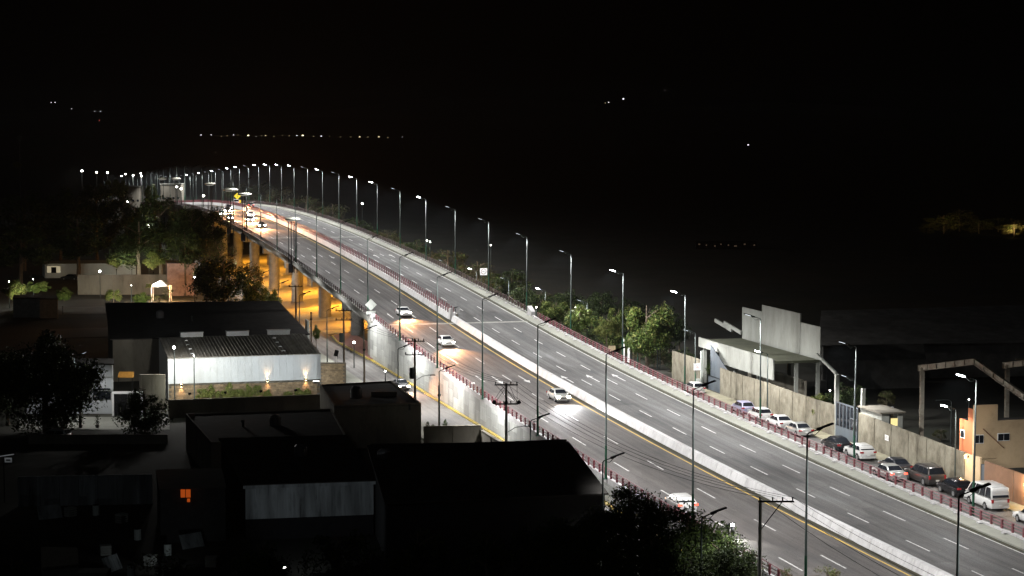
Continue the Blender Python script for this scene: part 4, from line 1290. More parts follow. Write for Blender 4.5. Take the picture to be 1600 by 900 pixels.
b = MB(); b.poly([(-1.1, 0, 3.2), (0, 0, 2.1), (1.1, 0, 3.2), (0, 0, 4.3)]); b.poly([(-1.1, .05, 3.2), (0, .05, 4.3), (1.1, .05, 3.2), (0, .05, 2.1)])
b.build('diamond_plate', M_signy, t)
b = MB(); b.box((0, 0, 1.5), (2.2, .06, .9)); b.build('lower_plate', M_signy, t)
b = MB(); b.tube([(.1, -.04, 2.7), (.1, -.04, 3.2), (-.25, -.04, 3.5), (0, -.04, 3.8), (.3, -.04, 3.6)], .07, 5); b.build('arrow_mark', M_ink, t)
t = thing('gateway_sign', 'faded orange arched sign board on two grey posts among the trees', 'sign', rp(111.5, 21, 0, HIGH), HEAD + .5)
b = MB(); b.tube([(0, 0, 0), (0, 0, 7.2)], .09, 8); b.build('post', M_galv, t)
b = MB(); b.tube([(.5, 0, 0), (.5, 0, 6.8)], .07, 8); b.build('post', M_galv, t)
b = MB()
for k in range(8):
    x0, x1 = .0 + .33 * k, .0 + .33 * (k + 1)
    z = lambda x: 7.4 - .12 * x * x * .8
    b.prism([(x0, -.05), (x1, -.05), (x1, .05), (x0, .05)], z(x0) - 1.1, z(x0))
b.build('board', M_signo, t)
t = thing('small_sign', 'small cream board on a post at the foot of the palm-like tree', 'sign', gp(956, 560, 2.3), HEAD)
b = MB(); b.tube([(0, .05, 0), (0, .05, 1.2)], .05, 6); b.build('post', M_dark, t)
b = MB(); b.box((0, 0, 1.5), (1.1, .06, .75)); b.build('plate', mat('sign_cream', (.55, .45, .28), .7), t)
t = thing('white_sign', 'white square sign on a post in front of the bare grey wall', 'sign', rp(88.8, 18.6, 0, HIGH), HEAD * .3)
b = MB(); b.tube([(0, .04, 0), (0, .04, 3.0)], .05, 6); b.build('post', M_galv, t)
b = MB(); b.box((0, 0, 3.2), (.9, .05, .9)); b.build('plate', M_signw, t)
b = MB(); b.tube([(-.2, -.03, 3.35), (.1, -.03, 3.3), (-.1, -.03, 3.1), (.2, -.03, 3.05)], .03, 4); b.build('arrow_mark', mat('faded_red', (.5, .2, .18), .7), t)
b = MB(); b.box((.1, -.1, .9), (.45, .3, 1.5)); b.build('notice_box', M_signb, t)
t = thing('red_barrier', 'red and white plastic road barrier behind the guardrail under the trees', 'barrier', rp(100.5, 14.4, 0, SZ), HEAD)
b = MB(); b.box((0, 0, .35), (.5, 1.4, .7), taper=.7); b.build('base', M_inkr, t)
b = MB(); b.box((0, 0, .85), (.3, 1.3, .35)); b.build('top_board', mat('faded_pink', (.55, .25, .25), .6), t)
t = thing('solar_sign', 'white pole with a black solar panel in front of the block wall', 'sign', gp(526, 618, .4), .1)
b = MB(); b.tube([(0, 0, 0), (0, 0, 5.4)], .05, 6); b.build('pole', M_signw, t)
b = MB(); b.box((0, 0, 5.75), (.55, .06, .85), rx=-.3, ry=.25); b.build('panel', M_dark, t)

# ornamental lit canopies on slim pipes beside the left edge of the bridge
for i, (px, py, w, s, n) in enumerate([(457, 342, 25, 232, 4), (382, 303, 22, 306, 3), (360, 296, 24, 330, 3), (328, 287, 18, 378, 3), (275, 279, 15, 478, 2), (254, 279, 15, 520, 2)]):
    p = rp(s, -13.6, 0); Y = p.y
    top = EYE - (py - HOR) * Y / FOC
    base = p.z - 2.2
    q = Vector((at_depth(px, py, Y).x, Y, base))
    wm = w * Y / FOC
    t = thing('lit_canopy', 'pale lit saucer canopy on slim dark pipes beside the bridge, %s from the near end' % ordn(i), 'canopy', q, 0, 'saucer canopies along the bridge')
    b = MB(); b.lathe((0, 0, top - base), [(wm * .40, -.25), (wm * .5, -.08), (wm * .5, .1), (wm * .36, .28), (wm * .08, .34)], 18); b.build('saucer', M_walk, t)
    for k in range(n):
        x = (k - (n - 1) / 2) * wm * .17
        b = MB(); b.tube([(x, 0, 0), (x, 0, top - base - .24)], .085, 6); b.build('pipe', M_dark, t)
    b = MB(); b.box((-wm * .12, 0, 1.0), (.9, .9, 1.8)); b.build('bracket_box', M_dark, t)
    b = MB(); b.lathe((0, 0, top - base), [(wm * .30, -.33), (wm * .34, -.27)], 14); b.build('light_ring', G_canopy, t)
    light('POINT', 'lamp_light', t, (0, -1.2, top - base + 1.6), 150, (1, .96, .85), .3)

# ================================================================== LEFT SIDE
# white warehouse with ribbed roof, brick base and ridge boxes
WP = [gp(262, 559.5, 6.0), gp(501, 552.5, 6.0)]
A0, A1 = WP
ux = (A1 - A0); ux.z = 0; WL = ux.length; ux.normalize(); uy = Vector((-ux.y, ux.x, 0))
WR = math.atan2(ux.y, ux.x)
wh = thing('warehouse', 'white sheet-metal warehouse with dark ribbed roof and brick base', 'warehouse', (A0.x, A0.y, LOW), WR)
WH, WD, WRZ = 6.0 - LOW, 13.5, 7.25 - LOW
n = 22
ribm = MB()
w_ = WL / n
ribm.v = []
ribm.box((w_ / 2, -.02, 1.725), (w_ - .015, .04, 3.45))
for k in range(4): ribm.box((w_ * (k + .5) / 4, -.055, 1.725), (.05, .03, 3.45))
ribm = ribm.mesh('wall_sheet', M_sheet)
for i in range(n): part(ribm, 'wall_sheet', wh, (i * w_, 0, WH - 3.45))
b = MB(); b.box((WL / 2, WD / 2 + .05, WH / 2 - .1), (WL - .02, WD, WH - .25)); b.build('wall_core', M_grey, wh)
b = MB(); b.poly([(-.02, 0, 0), (-.02, WD, 0), (-.02, WD, WRZ), (-.02, 0, WH)][::-1]); b.build('gable_wall', M_sheet, wh)
rs = MB(); sl = sqrt(WD ** 2 + (WRZ - WH) ** 2)
m_roofsheet = mat('grey_roof_sheet', (0.27, 0.26, 0.23), 0.95, spec=.1, var=0.3, scale=1.3, stretch=(1, .3, 1), dirt=(0.2, 0.18, 0.14), dirt_scale=0.7, dirt_amt=.7, coord='World', rnd=.25)
z = lambda y: WH + (WRZ - WH) * y / WD
rs.quad((.02, -.35, z(-.35) + .06), (w_ - .02, -.35, z(-.35) + .06), (w_ - .02, WD, WRZ + .06), (.02, WD, WRZ + .06))
rs.quad((.02, -.35, z(-.35) - .02), (.02, -.35, z(-.35) + .06), (w_ - .02, -.35, z(-.35) + .06), (w_ - .02, -.35, z(-.35) - .02))
for x in (.05, w_ * .5):
    rs.quad((x - .05, -.36, z(-.36) + .15), (x + .05, -.36, z(-.36) + .15), (x + .05, WD, WRZ + .15), (x - .05, WD, WRZ + .15))
    for q in (-.05, .05): rs.quad((x + q, -.36, z(-.36) + .05), (x + q, -.36, z(-.36) + .15), (x + q, WD, WRZ + .15), (x + q, WD, WRZ + .05))
rs = rs.mesh('roof_sheet', m_roofsheet)
for i in range(n): part(rs, 'roof_sheet', wh, (i * w_, 0, 0))
b = MB(); b.quad((0, WD, WRZ + .05), (WL, WD, WRZ + .05), (WL, WD * 2, WH), (0, WD * 2, WH)); b.build('rear_roof', M_roofd, wh)
for px in (300, 374, 441):
    x = (gp(px, 527, 7.3) - A0).dot(ux)
    b = MB(); b.box((x, WD + .1, WRZ + .38), (3.1, 1.0, .62)); b.box((x, WD + .1, WRZ + .73), (3.25, 1.15, .08)); b.build('ridge_vent', M_sheet, wh)
for x in (3.4, 15.6):
    for k in range(4):
        b = MB(); b.box((x, WD * (.12 + .22 * k), z(WD * (.12 + .22 * k)) + .2), (.45, .3, .12)); b.build('roof_hatch', M_sheet, wh)
# base course of blocks
def brickwork(t, x0, x1, z0, z1, y, m, bw=.62, bh=.31, limit=300, th=.12):
    c = MB(); c.box(((x0 + x1) / 2, y + .11, (z0 + z1) / 2), (x1 - x0, .16, z1 - z0)); c.build('mortar_core', M_mortar, t)
    me = MB().box((0, 0, 0), (bw - .03, th, bh - .03)).mesh('brick', m)
    nx, nz = max(1, int((x1 - x0) / bw)), int((z1 - z0) / bh)
    k = 0; rest = MB()
    for j in reversed(range(nz)):
        for i in range(nx):
            x = x0 + bw * (i + .5 + (.5 if j % 2 else 0))
            if x > x1 - bw * .45: continue
            p = (x, y - .02 + random.uniform(-.012, .012), z0 + bh * (j + .5))
            if k < limit: part(me, 'brick', t, p); k += 1
            else: rest.box(p, (bw - .03, th, bh - .03))
    if rest.v: stuff(rest.build('bricks', m, t))
brickwork(wh, .1, WL - .1, .1, 2.2, .02, M_brick)
for i, px in enumerate((287, 415, 477)):
    x = (gp(px, 592 if i else 604, 2.6) - A0).dot(ux)
    zl = 2.35 if i else 2.0
    b = MB(); b.box((x, -.22, zl), (.16, .2, .3)); f = b.build('wall_light', M_dark, wh)
    b = MB(); b.box((x, -.22, zl + .18), (.12, .14, .05)); b.box((x, -.22, zl - .18), (.12, .14, .05)); b.build('bulb', G_warm, f)
    for sg in ((1, -1) if i else (-1,)):
        light('SPOT', 'wall_wash', wh, (x, -.3, zl + .22 * sg), WARMW * .55, (1.0, .58, .28), .04, 75, (0, .22, sg), .8)
t = thing('ground_floodlight', 'small white floodlight shining at the right end of the warehouse wall', 'floodlight', A0 + ux * (WL - 1.0) - uy * 2.2 + Vector((0, 0, -6 + 2.4)))
b = MB(); b.box((0, 0, 0), (.7, .3, .25)); b.build('housing', M_dark, t)
b = MB(); b.box((0, .05, .16), (.8, .35, .06)); b.build('lens', glow('flood_lens', (1, .95, .85), 6), t)

# lit post lamps along the warehouse
def post_lamp(px, py, z, label, r=.22, e=900, col=(1, .97, .92), base=None, arm=False, Y=None):
    top = gp(px, py, z) if Y is None else at_depth(px, py, Y)
    zb = LOW if base is None else base
    r = r * .62
    t = thing('post_lamp', label, 'lamp post', (top.x, top.y, zb))
    h = top.z - zb
    b = MB(); b.tube([(0, 0, 0), (0, 0, h - r)], [.09, .06], 8); b.build('post', M_galv, t)
    b = MB(); b.lathe((0, 0, h), [(r * .35, -r), (r * .9, -r * .5), (r, 0), (r * .8, r * .55), (r * .25, r)], 10); b.build('globe', G_ball, t)
    b = MB(); b.lathe((0, 0, h), [(r * .4, r), (r * .45, r + .06)], 8); b.build('cap', M_dark, t)
    if e: light('POINT', 'lamp_light', t, (0, -.0, h + r + .25), e, col, .15)
    return t
post_lamp(272, 543, 8.0, 'bright globe lamp on a post in front of the warehouse left corner', .26, 3200 * GLOBE, base=.3)
post_lamp(303, 556, 7.0, 'thin lamp post with small lit head in front of the warehouse', .12, 1600 * GLOBE)
post_lamp(553, 535, 4.2, 'bright globe lamp standing by the paved island', .26, 450 * GLOBE)
post_lamp(602, 580, 4.4, 'short post with a small white globe by the left street kerb', .13, 60 * GLOBE)
post_lamp(232, 353, 8, 'very bright lamp on a tall post among the dark upper trees', .42, 120 * GLOBE, Y=455, base=0)
post_lamp(156, 424, 6, 'bright globe lamp before the long dim wall at upper left', .36, 450 * GLOBE, Y=420)
post_lamp(199, 315, 8, 'bright lamp shining through dark trees at upper left', .4, 80 * GLOBE, Y=560, base=0)
post_lamp(304, 433, 5, 'small bright lamp beside the dark tree left of the bridge', .22, 300 * GLOBE, Y=400)
post_lamp(566, 318, 5, 'lone bright lamp in the darkness right of the bridge lamps', .4, 300, Y=600, base=0)
post_lamp(667, 376, 5, 'small lamp low among dark trees right of the bridge, left one of a pair', .2, 150, Y=420, base=1)
post_lamp(672, 378, 5, 'small lamp low among dark trees right of the bridge, right one of a pair', .2, 100, Y=420, base=1)
post_lamp(767, 383, 5, 'tiny white lamp beside a tall pole right of the speed sign', .16, 80, Y=400, base=1)
post_lamp(838, 480, 3, 'tiny lamp low beside the right bridge end block', .14, 80, Y=330, base=1)
post_lamp(1514, 624, 5, 'tiny lamp above the orange building', .12, 40, Y=215, base=2)
post_lamp(1297, 610, 3, 'tiny white lamp in the bush by the steel gate', .1, 40, Y=226, base=2)
post_lamp(45, 559, 4, 'small white lamp seen through the big left tree', .12, 300 * GLOBE, Y=262)
t = post_lamp(445, 887, 1.5, 'small bright lamp in the dark yard at the bottom', .13, 0, Y=152)
light('SPOT', 'lamp_light', t, (0, .3, 1.6), 1200, (.85, .93, 1.0), .1, 62, (.12, 1, .14), .8)
post_lamp(14, 440, 5, 'small added lamp glowing behind the lit foliage at the left frame edge', .15, 900, Y=396)  # this lamp and the next two are added to light the foliage
post_lamp(52, 436, 5, 'small added lamp behind the foliage of the small pale houses', .12, 600, Y=404)
post_lamp(205, 446, 4, 'small added lamp between the bushes left of the glowing canopy', .1, 500, Y=396)
t = post_lamp(282, 881, 1.6, 'tiny light among the clutter at the bottom left', .08, 0, Y=155)
light('SPOT', 'lamp_light', t, (0, .3, 1.6), 220, (.85, .95, 1.0), .1, 90, (-.55, 1, .1), .8)
# added unseen street light behind the big left tree lighting the white wall and lane
l = lamp_proto('low_street_lamp', 8.0, 1, 'dim', False, 1.9)
l.location = gp(118, 658, LOW); l.rotation_euler = (0, 0, -.4)
tag(l, 'added unseen street lamp in front of the white wall behind the big left tree', 'street lamp')
lamp_light(l, 8, 1, 1.9, LOWW * .9)
# lamp by the brick tower wall: block wall between warehouse and street
bw = thing('block_wall', 'tall rough block wall between the warehouse and the left street', 'wall', gp(501.5, 625, LOW), .03)
Lb = (gp(541, 625, LOW) - gp(501.5, 625, LOW)).length
brickwork(bw, 0, Lb, 0, 5.0, 0, M_brick, .42, .24)

def lowwall(name, label, p0, p1, z0, z1, m, th=.25, n=None, cat='wall'):
    p0, p1 = Vector(p0), Vector(p1)
    d = p1 - p0; d.z = 0; L = d.length; a = math.atan2(d.y, d.x)
    t = thing(name, label, cat, (p0.x, p0.y, z0), a)
    n = n or max(1, int(L / 4))
    for i in range(n):
        b = MB(); b.box((L * (i + .5) / n, 0, (z1 - z0) / 2), (L / n - .03, th, z1 - z0)); b.box((L * (i + .5) / n, 0, z1 - z0 + .04), (L / n - .05, th + .1, .08)); b.build('panel', m, t)
        b = MB(); b.box((L * i / n + .12, -.02, (z1 - z0) / 2), (.25, th + .12, z1 - z0 + .05)); b.build('pillar', m, t)
    return t
lowwall('boundary_wall', 'dim olive boundary wall in front of the warehouse planting', gp(263, 626, 2.5), gp(500, 617, 2.5), LOW, 2.5, M_oldwall)
lowwall('boundary_wall', 'stained grey wall beside the left street, right of the dark flat-roofed house', gp(662, 667, 2.5), gp(752, 665, 2.5), LOW, 2.5, M_oldwall, n=2)
q = gp(752, 665, 2.5); q2 = rp(56, -13.8, 0, 0)
lowwall('boundary_wall', 'dark low wall running from the stained wall toward the camera', q, (q.x + 2.5, q.y - 10, 0), LOW, 2.0, M_oldwall, n=2)
# houses
h1, P, c = house_px('flat_roof_house', 'dark flat-roofed house with a water tank beside the left street', [(500, 604, 5), (612, 598, 5), (658, 633, 5), (522, 637, 5)], LOW, M_oldwall, M_oldroof, parapet=.25)
b = MB(); q = gp(557, 622, 5) - c; b.lathe(q, [(.55, 0), (.7, .1), (.7, 1.1), (.5, 1.35), (.2, 1.45)], 14); b.build('water_tank', M_tank, h1)
b = MB(); q = gp(600, 620, 5) - c; b.box(q + Vector((0, 0, .3)), (3, .3, .6), .1); b.build('roof_pipe', M_oldwall, h1)
h2, P, c = house_px('long_house', 'black long flat-roofed building below the warehouse wall', [(290, 649, 4.2), (518, 641, 4.2), (545, 690, 4.2), (330, 694, 4.2)], LOW, M_oldwall, M_oldroof, parapet=.2)
b = MB(); q = gp(300, 668, 3) - c; b.box(q, (.6, .25, 3.2), .3); b.build('pink_pier', mat('pink_plaster', (.3, .2, .17), .9, coord='World'), h2)
shA, P, c = house_px('big_shed', 'large black pitched shed roof pointing at the guardrail in the foreground', [(578, 697, 7.3), (885, 691, 7.3), (945, 771, 5.6), (606, 786, 5.6)], LOW, MATS['dark_interior'], M_oldroof, 'shed')
b = MB(); a0, a1 = P[0] - c, P[1] - c; b.tube([a0 + Vector((0, 0, .12)), a0 * .5 + a1 * .5 + Vector((0, 0, .06)), a1 + Vector((0, 0, .2))], .1, 5); b.build('ridge_cap', M_oldroof, shA)
b = MB(); a0, a1 = P[3] - c, P[2] - c
shB, P, c = house_px('small_shed', 'shed with dark roof and faintly lit whitish corrugated end wall', [(345, 686, 6.4), (540, 681, 6.4), (583, 751, 5.2), (383, 758, 5.2)], LOW, M_dark, M_oldroof, 'shed')
# corrugated end wall of the small shed
a0, a1 = P[3] - c, P[2] - c
d = (a1 - a0); d.z = 0; Ls = d.length; ang = math.atan2(d.y, d.x)
m_cor = mat('weathered_corrugated', (0.30, 0.32, 0.32), 0.8, var=0.5, scale=2.6, stretch=(1, 1, .12), dirt=(0.05, 0.05, 0.05), dirt_scale=1.3, dirt_amt=.95, coord='World', rnd=.35)
np_ = 12
me = MB()
for k in range(7): me.box((Ls / np_ * (k + .5) / 7, -.03 - .04 * (k % 2), 1.35), (Ls / np_ / 7, .06, 2.7))
me = me.mesh('wall_sheet', m_cor)
for i in range(np_):
    q = a0 + d.normalized() * (Ls * i / np_) + Vector((d.y, -d.x, 0)).normalized() * .12
    part(me, 'wall_sheet', shB, (q.x, q.y, a0.z - 3.0), ang)
b = MB(); q = a0 + d / 2 + Vector((d.y, -d.x, 0)).normalized() * .2; b.box((q.x, q.y, a0.z - .15), (Ls + .4, .2, .28), ang); b.build('fascia', m_cor, shB)
b = MB(); b.tube([a1 + Vector((.4, -.1, -.2)), a1 + Vector((.4, -.1, -2.0))], .05, 6); b.build('downpipe', M_sheet, shB)
light('POINT', 'yard_light', None, tuple(gp(480, 830, LOW) + Vector((0, 0, 5))), 0.01, (1, 1, 1), .2) if False else None
lowwall('yard_wall', 'faint low wall right of the corrugated shed wall', gp(584, 786, 2.6), gp(654, 784, 2.6), LOW, 2.6, m_cor, n=2)
bk, P, c = house_px('dark_hall', 'big black hall behind the white warehouse', [(168, 474, 8.8), (432, 471, 8.8), (479, 522, 6.4), (176, 530, 6.4)], LOW, M_oldwall, M_oldroof, 'hall')
b = MB(); b.box(gp(480, 512, 4) - c + Vector((0, 0, -.5)), (.3, 4, 3.5), .2); b.build('corner_pier', M_signb, bk)
# left: white building, gate and lane
wb, P, c = house_px('white_building', 'white flat building showing its lit wall behind the big left tree', [(40, 560, 6.6), (176, 561, 6.6), (176, 569, 6.6), (40, 569, 6.6)], LOW, M_sheet, M_oldroof, 'building')
for z in (3.0, 4.7):
    b = MB(); q = (P[2] + P[3]) / 2 - c; b.box((q.x, q.y - .22, z), (abs(P[2].x - P[3].x), .05, .08)); b.build('ledge', M_grey, wb)
b = MB(); q = P[2] - c; b.box((q.x - 1.4, q.y - .21, 2.6), (2.2, .06, 1.3)); b.build('window', M_glass, wb)
g0, g1 = gp(177, 650, LOW), gp(222, 650, LOW)
t = thing('carport_gate', 'white framed dark gate beside the white building', 'gate', g0)
W_g = (g1 - g0).length
b = MB(); b.box((W_g / 2, 0, 2.95), (W_g + .2, .25, .3)); b.build('top_beam', M_signw, t)
for x in (0, W_g):
    b = MB(); b.box((x, 0, 1.4), (.25, .25, 2.8)); b.build('post', M_signw, t)
for i in range(4):
    b = MB(); b.box((W_g * (i + .5) / 4, .05, 1.4), (W_g / 4 - .06, .06, 2.75)); b.build('leaf', M_dark, t)
lowwall('garden_wall', 'pale dim wall piece left of the warehouse', gp(218, 586, 4.6), gp(258, 586, 4.6), LOW, 4.6, M_oldwall, n=2)
lowwall('lane_wall', 'dark low wall along the near side of the small lane', gp(45, 676, 1.6), gp(262, 676, 1.6), LOW, 1.3, M_oldwall, n=8)
t = thing('orange_awning', 'dim orange awning between the white building and the warehouse', 'awning', gp(197, 600, 2.5))
b = MB(); b.prism([(-1.0, -.5), (1.0, -.5), (1.0, .5), (-1.0, .5)], .9, [1.0, 1.0, 1.6, 1.6]); b.build('cloth', mat('awning_orange', (.45, .22, .04), .8), t)
b = MB(); b.tube([(-.9, -.4, -2.2), (-.9, -.4, .95)], .04, 5); b.tube([(.9, -.4, -2.2), (.9, -.4, .95)], .04, 5); b.build('post', M_dark, t)
pts = [gp(30, 672, LOW), gp(265, 672, LOW), gp(265, 652, LOW), gp(30, 652, LOW)]
poly_slab('side_lane', pts, 0.1, LOW + .05, M_walk)
# upper left houses and long walls
uh, P, c = house_px('far_house', 'far low house with a pale roof band and lit porch at upper left', [(66, 408, 3.8), (210, 406, 3.8), (212, 411, 3.8), (70, 412, 3.8)], LOW, M_sheet, M_walk)
b = MB(); q = at_depth(84, 421, 474) - c; b.box(q, (3.2, .1, 1.6)); b.build('lit_porch', glow('porch_glow', (1, .85, .55), .35), uh)
b = MB(); q = at_depth(84, 422, 473.8) - c; b.box(q, (1.2, .1, 1.4)); b.build('door', M_dark, uh)
lowwall('long_wall', 'long dim rough wall under the globe lamp at upper left', at_depth(122, 460, 428), at_depth(262, 456, 428), LOW, 4.6, M_oldwall, n=8)
uw, P, c = house_px('pink_house', 'far pinkish rough wall block right of the long wall', [(259, 407, 7.4), (303, 407, 7.4), (305, 411, 7.4), (261, 411, 7.4)], LOW, mat('pinkish_wall', (.33, .22, .18), .9, var=.3, coord='World'), M_oldroof)
t = thing('garden_canopy', 'white party canopy glowing over an orange-lit terrace', 'canopy', at_depth(252, 464, 412))
b = MB(); b.lathe((0, 0, 0), [(2.3, 2.3), (2.2, 2.5), (.3, 3.5)], 8); b.build('cloth', M_signw, t)
for x, y in ((-1.9, -.9), (1.9, -.9), (1.9, 1.2), (-1.9, 1.2)):
    b = MB(); b.tube([(x, y, -1), (x, y, 2.4)], .05, 5); b.build('leg', M_signw, t)
light('POINT', 'lamp_light', t, (.2, -1.4, 2.0), 1800 * GLOBE, (1, .62, .35), .3)
light('POINT', 'lamp_light', t, (2.4, -1.2, 1.4), 2000 * GLOBE, (1, .5, .2), .3)
light('POINT', 'lamp_light', t, (-1.2, -2.6, 3.2), 2500 * GLOBE, (1, .9, .8), .2)
for i, (cs, lab) in enumerate([
    ([(22, 461, 4), (60, 461, 4), (62, 466, 4), (20, 466, 4)], 'small pale house block by the left frame edge'),
    ([(61, 461, 4), (88, 462, 4), (90, 467, 4), (62, 467, 4)], 'small pale house block right of its twin at the left frame edge')]):
    house_px('small_house', lab, cs, LOW, mat('pale_plaster', (.3, .29, .25), .9, coord='World'), M_oldroof)
# bottom left yard
lowwall('yard_wall', 'long faint patchy wall across the dark yard at lower left', gp(28, 746, 3.1), gp(238, 742, 3.1), LOW, 3.1, m_cor, n=7)
yh, P, c = house_px('yard_house', 'black house with one orange curtained window', [(245, 735, 5), (345, 733, 5), (352, 762, 5), (250, 765, 5)], LOW, MATS['dark_interior'], M_oldroof)
q = at_depth(290, 771, P[3].y - .3)
t_ = MB(); t_.box(q - c, (.85, .06, .7)); t_.build('orange_window', G_wino, yh)
t_ = MB(); t_.box(q - c + Vector((.25, 0, -.6)), (.25, .06, .3)); t_.build('orange_window', G_wino, yh)
t_ = MB(); t_.box(q - c + Vector((0, -.05, 0)), (.05, .05, .9)); t_.build('window_bar', M_dark, yh)
jh, P, c = house_px('yard_shack', 'grey lidded shack roof among clutter at the bottom left', [(65, 856, 2.4), (120, 857, 2.4), (122, 882, 2.4), (66, 888, 2.4)], LOW, M_walk, mat('olive_sheet', (.14, .13, .09), .9, coord='World'), 'shack')
t = thing('concrete_tank', 'pale concrete tank top at the very bottom left', 'tank', gp(128, 905, 1.2))
b = MB(); b.box((0, 0, 0), (4.2, 1.8, 1.4)); b.build('tank_body', M_walk, t)
b = MB(); b.box((-1.0, .4, .9), (.7, .5, .5)); b.build('lid_box', M_signb, t)
t = thing('balcony_sign', 'small white sign under a thin pale ledge at the left frame edge', 'sign', gp(9, 718, 4.5))
b = MB(); b.box((-.3, 0, .35), (2.2, .12, .08), 0, ry=-.15); b.build('ledge', M_signw, t)
b = MB(); b.box((.25, -.02, -.05), (.7, .06, .45)); b.build('plate', M_signw, t)
b = MB(); b.box((.25, -.06, -.05), (.4, .03, .14)); b.build('print_line', M_ink, t)
b = MB(); b.tube([(-.2, 0, -4.2), (-.2, 0, .35)], .05, 5); b.build('post', M_dark, t)
light('POINT', 'sign_light', t, (.2, -1.2, 1.0), 10, (.9, .95, 1), .1)
dc = make_car('parked_car', 'hatch', P_silver, 'dim pale car parked under the big left tree', 'car')
dc.location = gp(84, 690, LOW); dc.rotation_euler = (0, 0, 1.35)
dc2 = make_car('parked_car', 'sedan', P_grey, 'dim car parked under the porch roof at upper left', 'car')
dc2.location = at_depth(110, 428, 470); dc2.location.z = LOW; dc2.rotation_euler = (0, 0, 1.4)
for i, (x, w_, h_) in enumerate([(50, 1.1, .8), (72, 1.3, .9), (98, .9, .7), (126, 1.2, .7), (152, .8, 1.1), (205, 1.0, .8)]):
    q = gp(x, 668, 1.35)
    t = thing('potted_plant', 'dark potted plant on the low lane wall, %s from the left' % ordn(i), 'potted plant', (q.x, q.y, 1.32), 0, 'potted plants on the lane wall')
    b = MB(); b.lathe((0, 0, 0), [(.18, 0), (.26, .35)], 8); b.build('pot', M_oldwall, t)
    b = MB(); rq = random.Random(i)
    for k in range(90):
        a = rq.uniform(0, 6.28); rr_ = rq.uniform(0, w_ / 2); zz = .35 + rq.uniform(0, h_)
        c0 = Vector((rr_ * cos(a), rr_ * sin(a), zz)); u = Vector((rq.gauss(0, 1), rq.gauss(0, 1), rq.gauss(0, 1))).normalized() * .13; w = Vector((rq.gauss(0, 1), rq.gauss(0, 1), rq.gauss(0, 1))).normalized() * .06
        b.quad(c0 - u, c0 + w, c0 + u, c0 - w)
    b.build('foliage', L_dark, t)
# clutter of the dark yard in the foreground
rq = random.Random(21)
for i, (x, y, kind) in enumerate([(150, 800, 'drum'), (190, 812, 'crate'), (110, 802, 'crate'), (215, 838, 'drum'), (165, 862, 'crate'), (175, 886, 'sheet'), (235, 878, 'crate'), (262, 862, 'drum'), (300, 850, 'sheet'), (205, 895, 'drum'), (330, 880, 'crate'), (78, 805, 'sheet')]):
    q = gp(x, y, .6)
    nm = {'drum': 'storage_drum', 'crate': 'wooden_crate', 'sheet': 'metal_sheet'}[kind]
    t = thing(nm, 'dim %s in the foreground yard clutter, %s from the left' % ({'drum': 'drum', 'crate': 'crate', 'sheet': 'leaning metal sheet'}[kind], ordn(sorted([150, 190, 110, 215, 165, 175, 235, 262, 300, 205, 330, 78]).index(x))), kind, (q.x, q.y, LOW), rq.uniform(0, 1.5), 'clutter in the dark foreground yard')
    if kind == 'drum':
        b = MB(); b.lathe((0, 0, 0), [(.32, 0), (.32, .3), (.34, .32), (.32, .34), (.32, .62), (.34, .64), (.32, .66), (.32, .95)], 12); b.build('barrel', M_signb, t)
        b = MB(); b.lathe((0, 0, .95), [(.33, 0), (.3, .03)], 12); b.build('lid', M_dark, t)
    elif kind == 'crate':
        for k in range(4):
            b = MB(); b.box((0, -.36, .12 + .2 * k), (.9, .04, .15)); b.build('slat', M_cpole, t)
            b = MB(); b.box((0, .36, .12 + .2 * k), (.9, .04, .15)); b.build('slat', M_cpole, t)
            b = MB(); b.box((-.43, 0, .12 + .2 * k), (.04, .68, .15)); b.build('slat', M_cpole, t)
        b = MB(); b.box((0, 0, .84), (.95, .78, .04)); b.build('lid', M_cpole, t)
    else:
        b = MB()
        for k in range(8): b.box((-1.0 + .28 * k, -.02 * (k % 2), .6), (.27, .03, 1.3), 0, rx=-.45)
        b.build('ribbed_sheet', m_cor, t)
        b = MB(); b.tube([(0, .35, 0), (0, .3, 1.15)], .05, 5); b.build('prop', M_wood, t)
# added lamps, no such fixtures known, to brighten the upper-left bushes
for i, (x, y, Y, e) in enumerate([(24, 476, 384, 700), (54, 470, 388, 500), (178, 482, 386, 600), (224, 484, 388, 600), (182, 424, 438, 600), (206, 424, 438, 500), (240, 428, 436, 600), (98, 482, 382, 200)]):
    q = at_depth(x, y, Y)
    t = thing('added_bush_light', 'low added light in front of a lit bush, %s' % ('at the left edge', 'before the two small pale houses', 'left of the canopy', 'beside the canopy', 'above the long wall, left', 'above the long wall, middle', 'above the long wall, right', 'right of the small pale houses')[i], 'garden light', (q.x, q.y, q.z), 0, 'added lights before the lit bushes')
    b = MB(); b.tube([(0, 0, -2), (0, 0, .3)], .06, 6); b.build('stake', M_dark, t)
    b = MB(); b.lathe((0, 0, .3), [(.12, 0), (.16, .15), (.05, .2)], 8); b.build('housing', M_dark, t)
    light('SPOT', 'lamp_light', t, (0, .3, .7), e * 10, (1, 1, .8), .15, 56, (0, 1, .06), .8)
